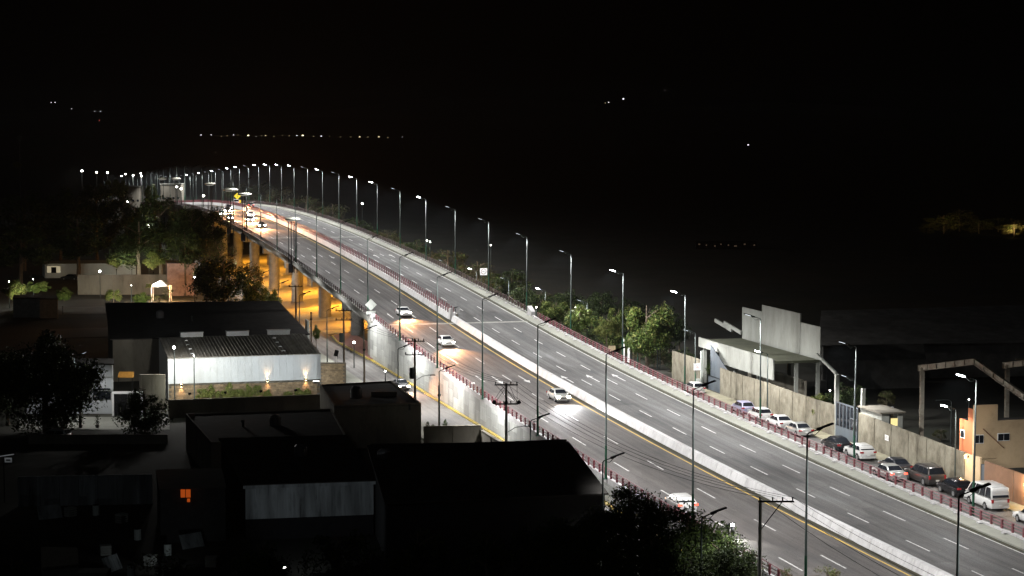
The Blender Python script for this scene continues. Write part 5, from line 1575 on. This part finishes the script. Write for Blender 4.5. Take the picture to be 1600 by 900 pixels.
# roof clutter
for i, (x, y, z, kk, lab) in enumerate([(600, 720, 6.6, 'tank', 'dark water tank on the large black shed roof'), (470, 712, 5.9, 'tank', 'dark water tank on the small shed roof'), (430, 664, 4.3, 'tank', 'dark water tank on the long flat roof'), (380, 666, 4.3, 'vent', 'roof vent on the long flat roof'), (300, 500, 7.8, 'vent', 'roof vent on the big black hall'), (250, 496, 8.0, 'tank', 'dark water tank on the big black hall'), (640, 640, 5.1, 'vent', 'small vent at the corner of the flat-roofed house')]):
    q = gp(x, y, z)
    t = thing('water_tank' if kk == 'tank' else 'roof_vent', lab, 'water tank' if kk == 'tank' else 'vent', (q.x, q.y, z - .1))
    if kk == 'tank':
        b = MB(); b.lathe((0, 0, 0), [(.5, 0), (.6, .1), (.62, .5), (.6, .95), (.4, 1.15), (.18, 1.22)], 14); b.build('tank_body', M_tank, t)
        b = MB(); b.lathe((0, 0, 1.22), [(.2, 0), (.2, .06)], 10); b.build('lid', M_dark, t)
    else:
        b = MB(); b.lathe((0, 0, 0), [(.12, 0), (.12, .6)], 8); b.build('pipe', M_galv, t)
        b = MB(); b.lathe((0, 0, .6), [(.25, 0), (.05, .18)], 8); b.build('cap', M_galv, t)
# ------------------------------------------------------------------ utility poles and wires
POLES = {}
def upole(key, px, py, h, label, arms, m=M_wood, transformer=False, xy=None, aw=2.3, aa=.05, street=False):
    p = gp(px, py, LOW + h) if xy is None else xy
    t = thing('utility_pole', label, 'utility pole', (p.x, p.y, LOW))
    b = MB(); b.tube([(0, 0, 0), (0, 0, h)], [.17, .11], 8); b.build('pole', m, t)
    ends = []
    for k, (z, off) in enumerate(arms):
        b = MB(); b.box((off, -.1, z), (aw, .1, .12), 0); b.build('crossarm', M_dark, t)
        for x in (-aw / 2 + .1, -.25, .45, aw / 2 - .1):
            b = MB(); b.lathe((off + x, -.1, z + .06), [(.03, 0), (.06, .05), (.04, .12), (.07, .18), (.03, .26)], 6); b.build('insulator', M_dark, t)
            if k == 0: ends.append(Vector((p.x + off + x, p.y - .1, LOW + z + .3)))
    if transformer:
        b = MB(); b.lathe((-.32, -.25, h - 4.7), [(.27, 0), (.32, .1), (.32, 1.2), (.25, 1.3)], 12); b.build('transformer', M_galv, t)
    if street:
        b = MB(); b.tube([(0, 0, h - 5.0), (.9, -.2, h - 4.4), (1.8, -.3, h - 4.25)], .035, 5); b.build('lamp_arm', M_galv, t)
        b = MB(); b.box((2.1, -.35, h - 4.25), (.6, .2, .1)); b.build('lamp_head', M_galv, t)
    POLES[key] = ends
    return t
upole('a', 648, 529, 11.5, 'utility pole with two crossarms and a transformer beside the retaining wall', [(11.2, 0), (9.6, 0)], M_wood, True, street=True)
upole('b', 791, 598, 11.0, 'pale utility pole with a spider of cables at the shed ridge', [(10.8, 0), (8.9, 0)], M_cpole, False, street=True)
upole('c', 1188, 781, 10.0, 'utility pole with a one-sided crossarm in front of the near carriageway', [(9.9, 1.1)], M_cpole, aw=2.5)
upole('d', 537, 482, 11.0, 'utility pole with crossarms in front of the first bridge column', [(10.7, 0), (9.4, 0)], M_wood, True)
upole('e', 462, 446, 10.0, 'utility pole with one crossarm beside the orange-lit column', [(9.8, 0)], M_wood)
for px, py, h, lab in ((486, 487, 7.5, 'bare dark post beside the grey side road under the bridge end'), (569, 533, 7.0, 'bare dark post beside the short lamp above the flat-roofed house'), (686, 602, 6.0, 'bare dark post with a clamp beside a short lamp at the retaining wall')):
    p = gp(px, py, LOW + h)
    t = thing('bare_post', lab, 'post', (p.x, p.y, LOW))
    b = MB(); b.tube([(0, 0, 0), (0, 0, h)], [.13, .11], 8); b.build('pole', M_wood, t)
    b = MB(); b.lathe((0, 0, h - 1.3), [(.17, 0), (.19, .1), (.17, .25)], 8); b.build('clamp', M_dark, t)
# brace of pole c
b = MB(); pc = [o for o in bpy.data.objects if o.name.startswith('utility_pole')][2]
b.tube([(0, 0, 7.8), (1.5, -.1, 9.85)], .035, 5); b.build('brace', M_dark, pc)
# cable spider on pole b
pb = [o for o in bpy.data.objects if o.name.startswith('utility_pole')][1]
rr = random.Random(5)
for k in range(7):
    a0 = Vector((rr.uniform(-1.1, 1.1), -.15, 10.8)); a1 = Vector((rr.uniform(-1.3, 1.3), rr.uniform(-.3, .3), 8.9 + rr.uniform(-.1, .2)))
    mid = (a0 + a1) / 2 + Vector((rr.uniform(-.8, .8), rr.uniform(-.3, .3), -.5))
    b = MB(); b.tube([a0, (a0 + mid) / 2 + Vector((0, 0, .1)), mid, (mid + a1) / 2 + Vector((0, 0, -.1)), a1], .02, 4); b.build('jumper_cable', M_dark, pb)
for x in (-1.2, 0, 1.25):
    b = MB(); b.lathe((x, -.2, 8.9), [(.1, 0), (.22, .12), (.14, .3), (.05, .4)], 8); b.build('cutout', M_dark, pb)
def wire(a, c, sag, label, r=.018):
    a, c = Vector(a), Vector(c)
    pts = []
    for i in range(15):
        f = i / 14
        p = a.lerp(c, f); p.z -= sag * 4 * f * (1 - f); pts.append(p)
    b = MB(); O = a.copy()
    b.tube([p - O for p in pts], r, 3, cap=False)
    o = b.build('power_line', M_dark, None, O)
    tag(o, label, 'power line')
names = ['upper', 'second', 'third', 'lowest']
for i in range(4):
    wire(POLES['a'][i], POLES['b'][i], .8, '%s cable from the transformer pole to the pole at the shed ridge' % names[i])
    wire(POLES['b'][i], POLES['c'][i], 1.6, '%s cable crossing in front of the lanes to the near crossarm pole' % names[i])
    if i < 3: wire(POLES['d'][i], POLES['a'][i], .9, '%s cable from the pole by the first bridge column to the transformer pole' % names[i])
    c_ = POLES['c'][i]
    wire(c_, (c_.x + 14 + i, c_.y - 52, c_.z), 1.5, '%s cable running from the near crossarm pole out of the lower right' % names[i])

# ================================================================== VEGETATION
def crown_mesh(name, seed, n, leaf, mats_, clumps=26, flat=1.0, squash=1.0, split=.5):
    rnd = random.Random(seed); b = MB()
    cl = []
    for i in range(clumps):
        while True:
            p = Vector((rnd.uniform(-1, 1), rnd.uniform(-1, 1), rnd.uniform(-1, 1)))
            if .25 < p.length < 1: break
        p.z *= .9
        cl.append((p * .82, rnd.uniform(.16, .34)))
    for i in range(n):
        p, r = cl[rnd.randrange(len(cl))]
        d = Vector((rnd.gauss(0, 1), rnd.gauss(0, 1), rnd.gauss(0, .8)))
        d = d / max(.3, d.length) * r * rnd.uniform(.35, 1.15)
        q = p + d
        q.z *= squash
        u = Vector((rnd.gauss(0, 1), rnd.gauss(0, 1), rnd.gauss(0, 1))).normalized()
        w = u.cross(Vector((rnd.gauss(0, 1), rnd.gauss(0, 1), rnd.gauss(0, 1)))).normalized()
        a = leaf * rnd.uniform(.6, 1.4); e = a * rnd.uniform(.35, .7)
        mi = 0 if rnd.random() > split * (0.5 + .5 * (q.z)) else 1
        b.poly([q - u * a, q + w * e * .6 - u * a * .1, q + u * a, q - w * e * .6 + u * a * .1], mi)
    return b.mesh(name, mats_)
CR = {
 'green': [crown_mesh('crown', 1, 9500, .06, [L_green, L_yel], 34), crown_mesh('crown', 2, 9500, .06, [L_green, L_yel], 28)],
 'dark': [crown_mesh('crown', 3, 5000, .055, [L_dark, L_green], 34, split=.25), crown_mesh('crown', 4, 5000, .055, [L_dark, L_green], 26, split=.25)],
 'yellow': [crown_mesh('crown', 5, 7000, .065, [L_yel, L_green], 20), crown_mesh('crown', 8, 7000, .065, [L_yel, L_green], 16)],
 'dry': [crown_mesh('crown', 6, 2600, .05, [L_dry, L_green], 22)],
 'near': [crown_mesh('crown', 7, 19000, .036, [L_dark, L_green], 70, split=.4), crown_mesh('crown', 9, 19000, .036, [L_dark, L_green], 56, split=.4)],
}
def trunk_mesh(seed, h, r, nb, spread):
    rnd = random.Random(seed); b = MB()
    pts = [(0, 0, 0)]; x = y = 0
    for k in range(1, 6):
        x += rnd.uniform(-.06, .06) * h * .3; y += rnd.uniform(-.06, .06) * h * .3
        pts.append((x, y, h * k / 5))
    b.tube(pts, [r * (1.25, 1, .85, .7, .5, .25)[i] for i in range(6)], 7)
    for k in range(nb):
        i = rnd.randint(2, 4); p = Vector(pts[i]); a = 2 * pi * k / nb + rnd.uniform(-.5, .5)
        L = spread * rnd.uniform(.55, .95)
        q1 = p + Vector((cos(a) * L * .5, sin(a) * L * .5, L * .35)); q2 = q1 + Vector((cos(a + .3) * L * .5, sin(a + .3) * L * .5, L * .3))
        b.tube([p, q1, q2], [r * .5, r * .32, r * .1], 5)
    return b.mesh('trunk', M_bark)
TR = [trunk_mesh(i, 1.0, .032, 6, .27) for i in range(4)]
treen = [0]
def tree(name, px, top, Y, wpx, kind, label, zb=None, dropf=.62, yspread=1.0, cat='tree', group=None):
    """px: crown centre column, top: top row, Y: distance, wpx: crown width in photo pixels"""
    i = treen[0]; treen[0] += 1
    p = at_depth(px, top, Y)
    zb = LOW if zb is None else zb
    h = p.z - zb; r = wpx * Y / FOC / 2
    rz = min(h * dropf / 2 + .2, max(r * 1.05, h * .3))
    t = thing(name, label, cat, (p.x, p.y, zb), 0, group)
    a = (i * 2.4) % 6.28
    part(TR[i % 4], 'trunk', t, (0, 0, 0), a, (min(h, r * 2) * .95, min(h, r * 2) * .95, h * .9))
    cr = CR[kind][i % len(CR[kind])]
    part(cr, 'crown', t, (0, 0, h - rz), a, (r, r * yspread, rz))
    return t
def bush(px, base, Y, wpx, hpx, kind, label, zb=None, group=None, name='bush'):
    i = treen[0]; treen[0] += 1
    p = at_depth(px, base, Y)
    z = p.z if zb is None else zb
    r = wpx * Y / FOC / 2; h = hpx * Y / FOC
    t = thing(name, label, 'bush', (p.x, p.y, z), 0, group)
    a = (i * 1.7) % 6.28
    part(TR[i % 4], 'stem', t, (0, 0, -.1), a, (h * .8, h * .8, h * .8))
    part(CR[kind][i % len(CR[kind])], 'foliage', t, (0, 0, h * .5), a, (r, r, h * .55))
    return t
# right row beside the flyover
R_ = HIGH
tree('tree', 868, 466, 322, 56, 'green', 'thin olive tree just beyond the right bridge end block', R_)
tree('tree', 906, 472, 304, 52, 'green', 'yellow-green lit tree left of the faded orange sign board', R_)
tree('tree', 948, 490, 293, 46, 'yellow', 'bright green palm-like tree under the faded orange sign board', R_)
tree('tree', 940, 452, 330, 60, 'dark', 'dark tree behind the faded orange sign board', R_)
tree('tree', 1012, 466, 276, 92, 'green', 'big green roadside tree with bright left side near the bare grey wall', R_, .95)
tree('tree', 1046, 484, 286, 62, 'dark', 'dark tree just left of the fascia building', R_)
tree('tree', 986, 462, 318, 60, 'dark', 'dark tree between the orange sign board and the big green tree', R_)
tree('tree', 1000, 520, 280, 34, 'green', 'small leafy tree low beside the two white trunks', R_)
for px, lab in ((974, 'left'), (982, 'right')):
    t = thing('bare_tree', 'white painted bare trunk at the tree row, the %s of two' % lab, 'tree trunk', gp(px, 566, 2.3))
    b = MB(); b.tube([(0, 0, 0), (.05, 0, 1.8), (0, 0, 3.4)], [.2, .17, .12], 8); b.build('trunk', M_signw, t)
for px, top, Y, w, k, lab in [
    (845, 452, 360, 60, 'dry', 'dry dim tree right of the speed sign'), (800, 418, 372, 70, 'dark', 'dark tree behind the speed sign lamp'),
    (745, 402, 400, 70, 'dry', 'dim tree left of the speed sign'), (700, 384, 425, 76, 'dry', 'dim tree behind the low lamp above the right railing'),
    (652, 370, 450, 74, 'dark', 'dark tree mass right of the bridge railing'), (605, 352, 480, 60, 'dry', 'dim tree behind a crossarm pole right of the railing'),
    (560, 336, 540, 58, 'dark', 'far dark tree beyond the fourth group of lamps'), (520, 312, 600, 60, 'dry', 'far dim tree behind the right lamp row'),
    (478, 300, 650, 66, 'dry', 'far dim tree where the lamp row crests'), (440, 286, 720, 60, 'dry', 'far dim tree left of the crest'),
    (405, 280, 780, 56, 'dark', 'far dark tree behind the saucer canopies'), (370, 282, 820, 50, 'dark', 'far dark tree behind the yellow sign'),
    (820, 440, 350, 54, 'dark', 'dark tree at the near side of the speed sign'), (775, 425, 395, 60, 'dark', 'dark tree close behind the speed sign'), (722, 408, 415, 60, 'dark', 'dark tree behind the lit short lamp on the bridge right side'), (675, 392, 440, 60, 'dark', 'dark tree behind the pair of low lamps'), (630, 374, 470, 60, 'dark', 'dark tree left of the pair of low lamps'), (585, 356, 510, 56, 'dark', 'dark tree beneath the lone bright far lamp'),
    (1310, 594, 222, 60, 'dark', 'dark tree behind the steel gate'), (1335, 600, 232, 44, 'dark', 'dark tree right behind the steel gate posts'), (885, 448, 338, 70, 'dark', 'broad dark tree behind the yellow-green lit one'), (925, 460, 312, 54, 'dark', 'dark tree between the two yellow-green ones'), (968, 474, 300, 50, 'green', 'green tree behind the two white trunks'), (1036, 472, 284, 62, 'dark', 'dark crown leaning over the bare grey wall'), (1062, 500, 292, 40, 'dark', 'dark crown behind the bare grey wall'), (856, 470, 345, 50, 'dark', 'dark crown just right of the bridge end block'),
    (1385, 606, 228, 34, 'dry', 'dry bush behind the guard booth'), (1470, 668, 214, 30, 'dry', 'bare branching tree in the yard beside the portal frame')]:
    tree('tree', px, top, Y, w, k, lab, R_, .7)
for px, top, Y, w, lab in [(1475, 332, 640, 70, 'far faintly lit yellowish tree right of centre'), (1530, 340, 640, 60, 'far faintly lit tree between two others at right'), (1585, 346, 620, 60, 'far yellowish tree at the right frame edge'), (1500, 322, 655, 70, 'tall far tree behind the faintly lit ones'), (1452, 346, 640, 40, 'small far tree at the left end of the faintly lit group'), (1560, 336, 650, 60, 'far tree behind the right pair of the lit group'), (1605, 338, 640, 50, 'far tree partly outside the right frame edge')]:
    tree('tree', px, top, Y, w, 'dry', lab, HIGH - .5, .9)
for px, e, lab in ((1478, 6500, 'left'), (1532, 9000, 'middle'), (1588, 15000, 'right')):  # uplights added to brighten the far trees
    t = thing('added_tree_flood', 'distant added floodlight below the far dim trees at right, the %s one' % lab, 'floodlight', at_depth(px, 369, 612))
    b = MB(); b.tube([(0, 0, -1), (0, 0, 0)], .08, 5); b.build('post', M_dark, t)
    b = MB(); b.box((0, 0, .1), (.5, .3, .3)); b.build('housing', M_dark, t)
    light('SPOT', 'added_flood_beam', t, (0, 0, .5), e, (1, .72, .3), .3, 90, (0, 1, .75), .8)
# left masses
for px, top, Y, w, lab in [
    (35, 292, 500, 110, 'dark tree mass at the far left under the thin mast'), (92, 286, 520, 90, 'dark tree second from the left frame edge'),
    (150, 280, 540, 80, 'dark tree below the white town lamps'), (196, 292, 500, 90, 'dark tree around the lamp at upper left'),
    (250, 298, 460, 100, 'tall black tree left of the bridge'), (300, 316, 440, 70, 'dark tree touching the left edge of the bridge'),
    (120, 330, 470, 130, 'broad black tree over the far house'), (215, 335, 450, 120, 'broad black tree behind the very bright lamp'),
    (30, 350, 450, 120, 'black tree above the small pale houses'), (288, 352, 425, 70, 'black tree over the pinkish wall')]:
    tree('tree', px, top, Y, w, 'dark', lab, LOW, .75)
for px, top, Y, w, k, lab in [
    (322, 318, 445, 74, 'dark', 'brownish tree overlapping the left side of the bridge deck'), (346, 372, 425, 56, 'dry', 'dry tree before the orange-lit columns'), (388, 402, 392, 56, 'dry', 'thin dry tree crown spread before the orange-lit columns'), (350, 392, 385, 118, 'dark', 'round black tree against the orange-lit underpass'), (400, 436, 372, 52, 'green', 'small leafy tree right of the round black tree'),
    (322, 400, 400, 60, 'dark', 'black tree left of the round black one'), (428, 450, 360, 26, 'green', 'small green plant before the orange column'),
    (175, 274, 760, 30, 'yellow', 'far lit yellow-green tree under the town lamps'), (190, 276, 760, 22, 'yellow', 'far lit tree just right of the yellow-green one'),
    (234, 284, 740, 26, 'green', 'far lit tree beside the pale far wall'),
    (494, 506, 318, 16, 'green', 'small green street tree by the bare dark post'), (338, 366, 430, 50, 'dry', 'lit dry tree at the edge of the orange glow')]:
    tree('tree', px, top, Y, w, k, lab, LOW, .95)
for px, base, Y, w, h, k, lab in [
    (182, 418, 450, 30, 26, 'yellow', 'lit bush left of the lamp post above the long wall'), (205, 418, 452, 24, 18, 'yellow', 'small lit bush between two others above the long wall'),
    (238, 420, 448, 36, 30, 'yellow', 'lit bush under the very bright lamp'), (178, 474, 395, 30, 24, 'yellow', 'bright bush left of the glowing canopy'),
    (222, 474, 400, 36, 18, 'green', 'low bush beside the glowing canopy'), (232, 452, 408, 12, 10, 'yellow', 'round clipped bush at the glowing canopy'),
    (22, 468, 392, 44, 34, 'yellow', 'lit foliage at the left frame edge'), (58, 458, 400, 44, 20, 'green', 'lit foliage behind the small pale houses'),
    (100, 470, 390, 30, 22, 'green', 'dim bush right of the small pale houses'), (258, 414, 452, 20, 16, 'green', 'bush at the left end of the pinkish wall'), (262, 472, 408, 22, 26, 'dry', 'bush glowing orange right of the white party canopy'), (246, 474, 409, 14, 14, 'dry', 'low bush glowing orange under the white party canopy'),
    (28, 262, 700, 18, 10, 'yellow', 'far lit bush below the thin mast')]:
    bush(px, base, Y, w, h, k, lab)
bush(1284, 654, 222.5, 50, 42, 'yellow', 'yellowish foliage spilling over the stained wall beside the steel gate')
# planting along the warehouse
for i in range(12):
    x = 4.2 + i * 1.25 if i < 8 else 4.2 + i * 1.45
    p = A0 + ux * min(x, WL - 2.2) - uy * 1.3; p.z = LOW
    t = thing('wall_shrub', 'green shrub against the warehouse brick base, %s from the left' % ordn(i), 'bush', p, 0, 'shrubs along the warehouse wall')
    hh = (1.7, 2.2, 1.3, 2.3, 1.5, 2.1, 1.9, 1.2, .9, 1.3, .8, 1.2)[i]
    part(TR[i % 4], 'stem', t, (0, 0, 0), i, (hh * .8,) * 3)
    part(CR['yellow'][i % 2], 'foliage', t, (0, 0, hh * .55), i * 1.3, (.75 + .25 * (i % 3 == 0), .7, hh * .6))
for i, f in enumerate((.08, .3, .52, .74, .95)):  # added floods that light the warehouse wall; no such fixtures known
    q = A0 + ux * (WL * f) - uy * 12.5
    t = thing('floodlight', 'small dark added floodlight on the dim boundary wall aimed at the warehouse, %s from the left' % ordn(i), 'floodlight', (q.x, q.y, 2.6), WR, 'added floodlights facing the warehouse wall')
    b = MB(); b.box((0, 0, .22), (.34, .1, .26), rx=.15); b.build('housing', M_dark, t)
    b = MB(); b.tube([(0, 0, 0), (0, 0, .12)], .03, 5); b.build('bracket', M_dark, t)
    light('SPOT', 'added_flood_beam', t, (0, .2, .25), 1700 * GLOBE, ((.97, 1.0, .90), (.95, 1.0, .93), (.93, .98, 1.0), (.9, .95, 1.0), (.95, .97, .95))[i], .15, 96, (0, 1, .12), .8)
# big left tree and its neighbour
tree('near_tree', 70, 498, 232, 190, 'near', 'huge black tree filling the left side in front of the white building', LOW, 1.2)
tree('near_tree', 10, 540, 238, 110, 'near', 'black tree cut by the left frame edge', LOW, 1.2)
tree('near_tree', 124, 560, 236, 76, 'near', 'drooping crown overlapping the lit white wall', LOW, 1.15)
tree('tree', 226, 600, 232, 92, 'dark', 'black tree in front of the small lane beside the warehouse', LOW, 1.15)
for i, (s, o, w, h, k) in enumerate([(98, 23, 4.5, 3.0, 'dark'), (104, 22, 4, 2.6, 'dry'), (109, 24, 5, 3.5, 'dark'), (114, 21.5, 4, 2.8, 'dry'), (119, 23.5, 5, 4, 'dark'), (124, 21.5, 4.5, 3.2, 'dry'), (129, 23.5, 5, 4, 'dark'),
        (135, 22, 5, 3.6, 'green'), (141, 24, 5, 4, 'dark'), (147, 22, 5, 3.4, 'dark'), (154, 24, 5.5, 4.5, 'dry'), (162, 22.5, 5, 4, 'dark'), (171, 24, 6, 5, 'dry'), (182, 23, 6, 5, 'dark'), (194, 24, 6, 5, 'dry'), (208, 23, 6, 6, 'dark'), (224, 24, 6, 6, 'dry')]):
    p = rp(s, o, 0, HIGH)
    t = thing('bush', 'undergrowth shrub beyond the right guardrail under the tree row, %s from the near end' % ordn(i), 'bush', p, 0, 'undergrowth shrubs below the right tree row')
    part(TR[i % 4], 'stem', t, (0, 0, 0), i, (h * .8,) * 3)
    part(CR[k][i % len(CR[k])], 'foliage', t, (0, 0, h * .5), i * 1.9, (w / 1.8, w / 1.8, h * .58))
# silhouettes of potted plants behind the stained wall
for px, w, h in ((668, 8, 14), (676, 7, 10), (696, 9, 18), (712, 6, 8)):
    bush(px, 672, 228, w, h, 'dark', 'little spiky plant above the stained wall, %s' % {668: 'leftmost', 676: 'second from the left', 696: 'tallest, at the short lamp', 712: 'rightmost'}[px])
# foreground trees
for px, top, Y, w, k, lab in [
    (985, 744, 151, 150, 'near', 'large near tree with its top against the lower lanes'), (1078, 780, 146, 180, 'near', 'near tree in front of the red-lit van'),
    (930, 782, 149, 150, 'near', 'near tree at the eave of the large shed'), (1140, 832, 140, 110, 'near', 'near tree at the foot of the crossarm pole'),
    (1020, 830, 138, 170, 'near', 'lowest near tree at the bottom edge'), (860, 800, 148, 150, 'near', 'near tree below the large shed roof'),
    (760, 828, 146, 150, 'dark', 'dark tree below the shed, left of the near trees'), (650, 818, 147, 120, 'dark', 'dark tree below the corrugated wall'),
    (530, 822, 147, 130, 'dark', 'dark tree at the bottom centre left'), (412, 838, 147, 110, 'dark', 'dry scrubby tree at the bottom left'),
    (250, 852, 150, 130, 'dry', 'dry scrubby tree right of the grey shack'), (20, 862, 148, 90, 'dry', 'dry scrubby tree in the bottom left corner')]:
    tree('near_tree', px, top, Y, w, k, lab, LOW, 1.1)
for px, base, w, h, lab in ((1228, 912, 24, 30, 'twig-like plant at the bottom edge left of the near green pole'), (1292, 915, 50, 34, 'sparse twigs at the bottom edge right of the near green pole')):
    bush(px, base, 143, w, h, 'dry', lab)
tree('tree', 700, 760, 170, 1, 'dark', 'x', LOW) if False else None

# ================================================================== FAR LIGHTS
from mathutils.bvhtree import BVHTree
me = HILLS.data
bvh = BVHTree.FromPolygons([v.co for v in me.vertices], [tuple(p.vertices) for p in me.polygons])
def far_light(px, py, size, m, label, group):
    a, b_ = (px - 800) / FOC, (450 - py) / FOC
    d = Vector((a, _c + b_ * _s, -_s + b_ * _c)).normalized()
    hit = bvh.ray_cast(Vector((0, 0, EYE)), d)
    p = hit[0] if hit[0] else Vector((0, 0, EYE)) + d * 4200
    p = p - d * 12
    t = thing('distant_lamp', label, 'lamp', (p.x, p.y, p.z - 6), 0, group)
    b = MB(); b.tube([(0, 0, -3), (0, 0, 6 - size * .3)], .15, 5); b.build('post', M_dark, t)
    b = MB(); s_ = size; b.lathe((0, 0, 6), [(s_ * .2, -s_ * .4), (s_ * .5, 0), (s_ * .2, s_ * .4)], 6); b.build('lamp_head', m, t)
row = [(314, 211, 3, 'w'), (330, 211, 3, 'w'), (346, 213, 2, 'y'), (355, 212, 2, 'y'), (365, 211, 3, 'w'), (372, 211, 2, 'y'), (388, 212, 5, 'y'), (400, 213, 2, 'w'), (409, 212, 2, 'y'), (415, 212, 3, 'y'), (428, 213, 2, 'y'), (441, 212, 2, 'y'),
       (452, 212, 2, 'y'), (464, 212, 3, 'w'), (473, 212, 5, 'y'), (490, 213, 2, 'y'), (502, 213, 4, 'w'), (515, 213, 2, 'y'), (532, 214, 2, 'y'), (548, 214, 2, 'y'), (562, 214, 4, 'y'), (575, 214, 2, 'y'), (592, 214, 4, 'y'), (606, 215, 2, 'y'), (629, 214, 2, 'w')]
for i, (x, y, s_, k) in enumerate(row):
    far_light(x, y, s_ * (.85 if s_ > 2 else .5), (G_farb if s_ > 4 else G_far) if k == 'y' else G_farw, 'tiny distant town light in the row on the horizon, %s from the left' % ordn(i), 'row of town lights on the horizon')
for x, y, s_, m, lab in [(155, 188, 1.8, G_farr, 'tiny distant red light on the left hill'), (80, 160, 1.6, G_farw, 'faint distant light on the left hill, highest one'), (86, 160, 1.5, G_farw, 'faint distant light beside the highest one on the left hill'),
    (112, 170, 1.2, G_farw, 'faint lone distant light between two pairs on the left hill'), (148, 174, 1.4, G_farw, 'faint distant light just above the red one'), (157, 174, 1.4, G_farw, 'faint distant light above and right of the red one'),
    (974, 154.5, 3.6, G_farw, 'short bright distant hilltop light right of centre'), (951, 160, 2, G_farw, 'faint distant light left of the bright hilltop one'), (946, 161, 1.2, G_far, 'fainter distant light left of its pair on the hill'),
    (1169, 226.5, 2.6, G_farw, 'lone distant light in the black area at right'), (1039, 141, .8, G_farw, 'barely visible highest distant light')]:
    far_light(x, y, s_, m, lab, None) if True else None
for i, (x, y, r) in enumerate([(128, 267, .8), (151, 269, .7), (168, 270, .8), (190, 275, .5), (196, 272, .5), (208, 274, .6), (220, 271, .5), (221, 275, .5), (276, 292, .5), (283, 295, .55), (318, 306, .6)]):
    p = at_depth(x, y, 820 if i < 8 else 600)
    t = thing('town_lamp', 'white lamp among the far trees left of the bridge, %s from the left' % ordn(i), 'street lamp', (p.x, p.y, LOW), 0, 'town street lamps at the end of the road')
    b = MB(); b.tube([(0, 0, 0), (0, 0, p.z - LOW - .3)], .12, 6); b.build('pole', M_dark, t)
    b = MB(); b.lathe((0, 0, p.z - LOW), [(r * .2, -r * .4), (r * .55, -r * .1), (r * .55, r * .1), (r * .2, r * .4)], 8); b.build('lens', G_ball, t)
    if i in (0, 2, 5, 7, 9): light('POINT', 'lamp_light', t, (0, -3.5, p.z - LOW - .5), 1300, (1, .97, .88), .4)
p = at_depth(31, 258, 700)
t = thing('radio_mast', 'thin pale mast rising above the far left trees', 'mast', (p.x, p.y, LOW))
b = MB(); b.tube([(0, 0, 0), (0, 0, at_depth(31, 212, 700).z - LOW)], [.25, .12], 6); b.build('pole', M_galv, t)
b = MB(); b.box((0, 0, at_depth(31, 216, 700).z - LOW), (1.2, .6, 1.8)); b.build('antenna', M_galv, t)
# far pale structures where the road meets the town
for i, (x0, x1, y0, y1, Y, lab) in enumerate([(192, 222, 292, 300, 780, 'far long pale lit wall end near the town lamps'), (254, 285, 288, 300, 800, 'far greenish pale block behind the end of the bridge')]):
    a, c = at_depth(x0, y1, Y), at_depth(x1, y1, Y)
    t = thing('far_building', lab, 'building', (a.x, a.y, LOW))
    W2 = (c - a).length; H3 = at_depth(x0, y0, Y).z - LOW
    b = MB(); b.box((W2 / 2, 0, H3 / 2), (W2, 8, H3)); b.build('wall', M_oldwall, t)
    b = MB(); b.box((W2 / 2, 0, H3 + .2), (W2 + .6, 8.6, .4)); b.build('roof', M_walk, t)
    for k in range(4):
        b = MB(); b.box((W2 * (k + .5) / 4, -4.03, H3 * .6), (.8, .06, .7)); b.build('window', M_glass, t)
# remove unused prototypes' placeholders
for o in list(C.objects):
    if o.get('label') == 'lamp' and o.parent is None:
        for ch in list(o.children_recursive): bpy.data.objects.remove(ch)
        bpy.data.objects.remove(o)

# ================================================================== NIGHT HAZE
def haze():
    m = bpy.data.materials.new('night_haze')
    m.use_nodes = True
    nt = m.node_tree
    nt.nodes.clear()
    v = nod(nt, 'ShaderNodeVolumePrincipled')
    v.inputs['Color'].default_value = (.8, .92, 1, 1)
    v.inputs['Density'].default_value = HAZE
    v.inputs['Anisotropy'].default_value = 0.3
    o = nod(nt, 'ShaderNodeOutputMaterial')
    nt.links.new(v.outputs[0], o.inputs['Volume'])
    b = MB(); b.box((0, 4300, 112), (15000, 13000, 240))
    stuff(b.build('haze', m))
haze()
S.cycles.volume_bounces = 0
S.cycles.volume_step_rate = 10
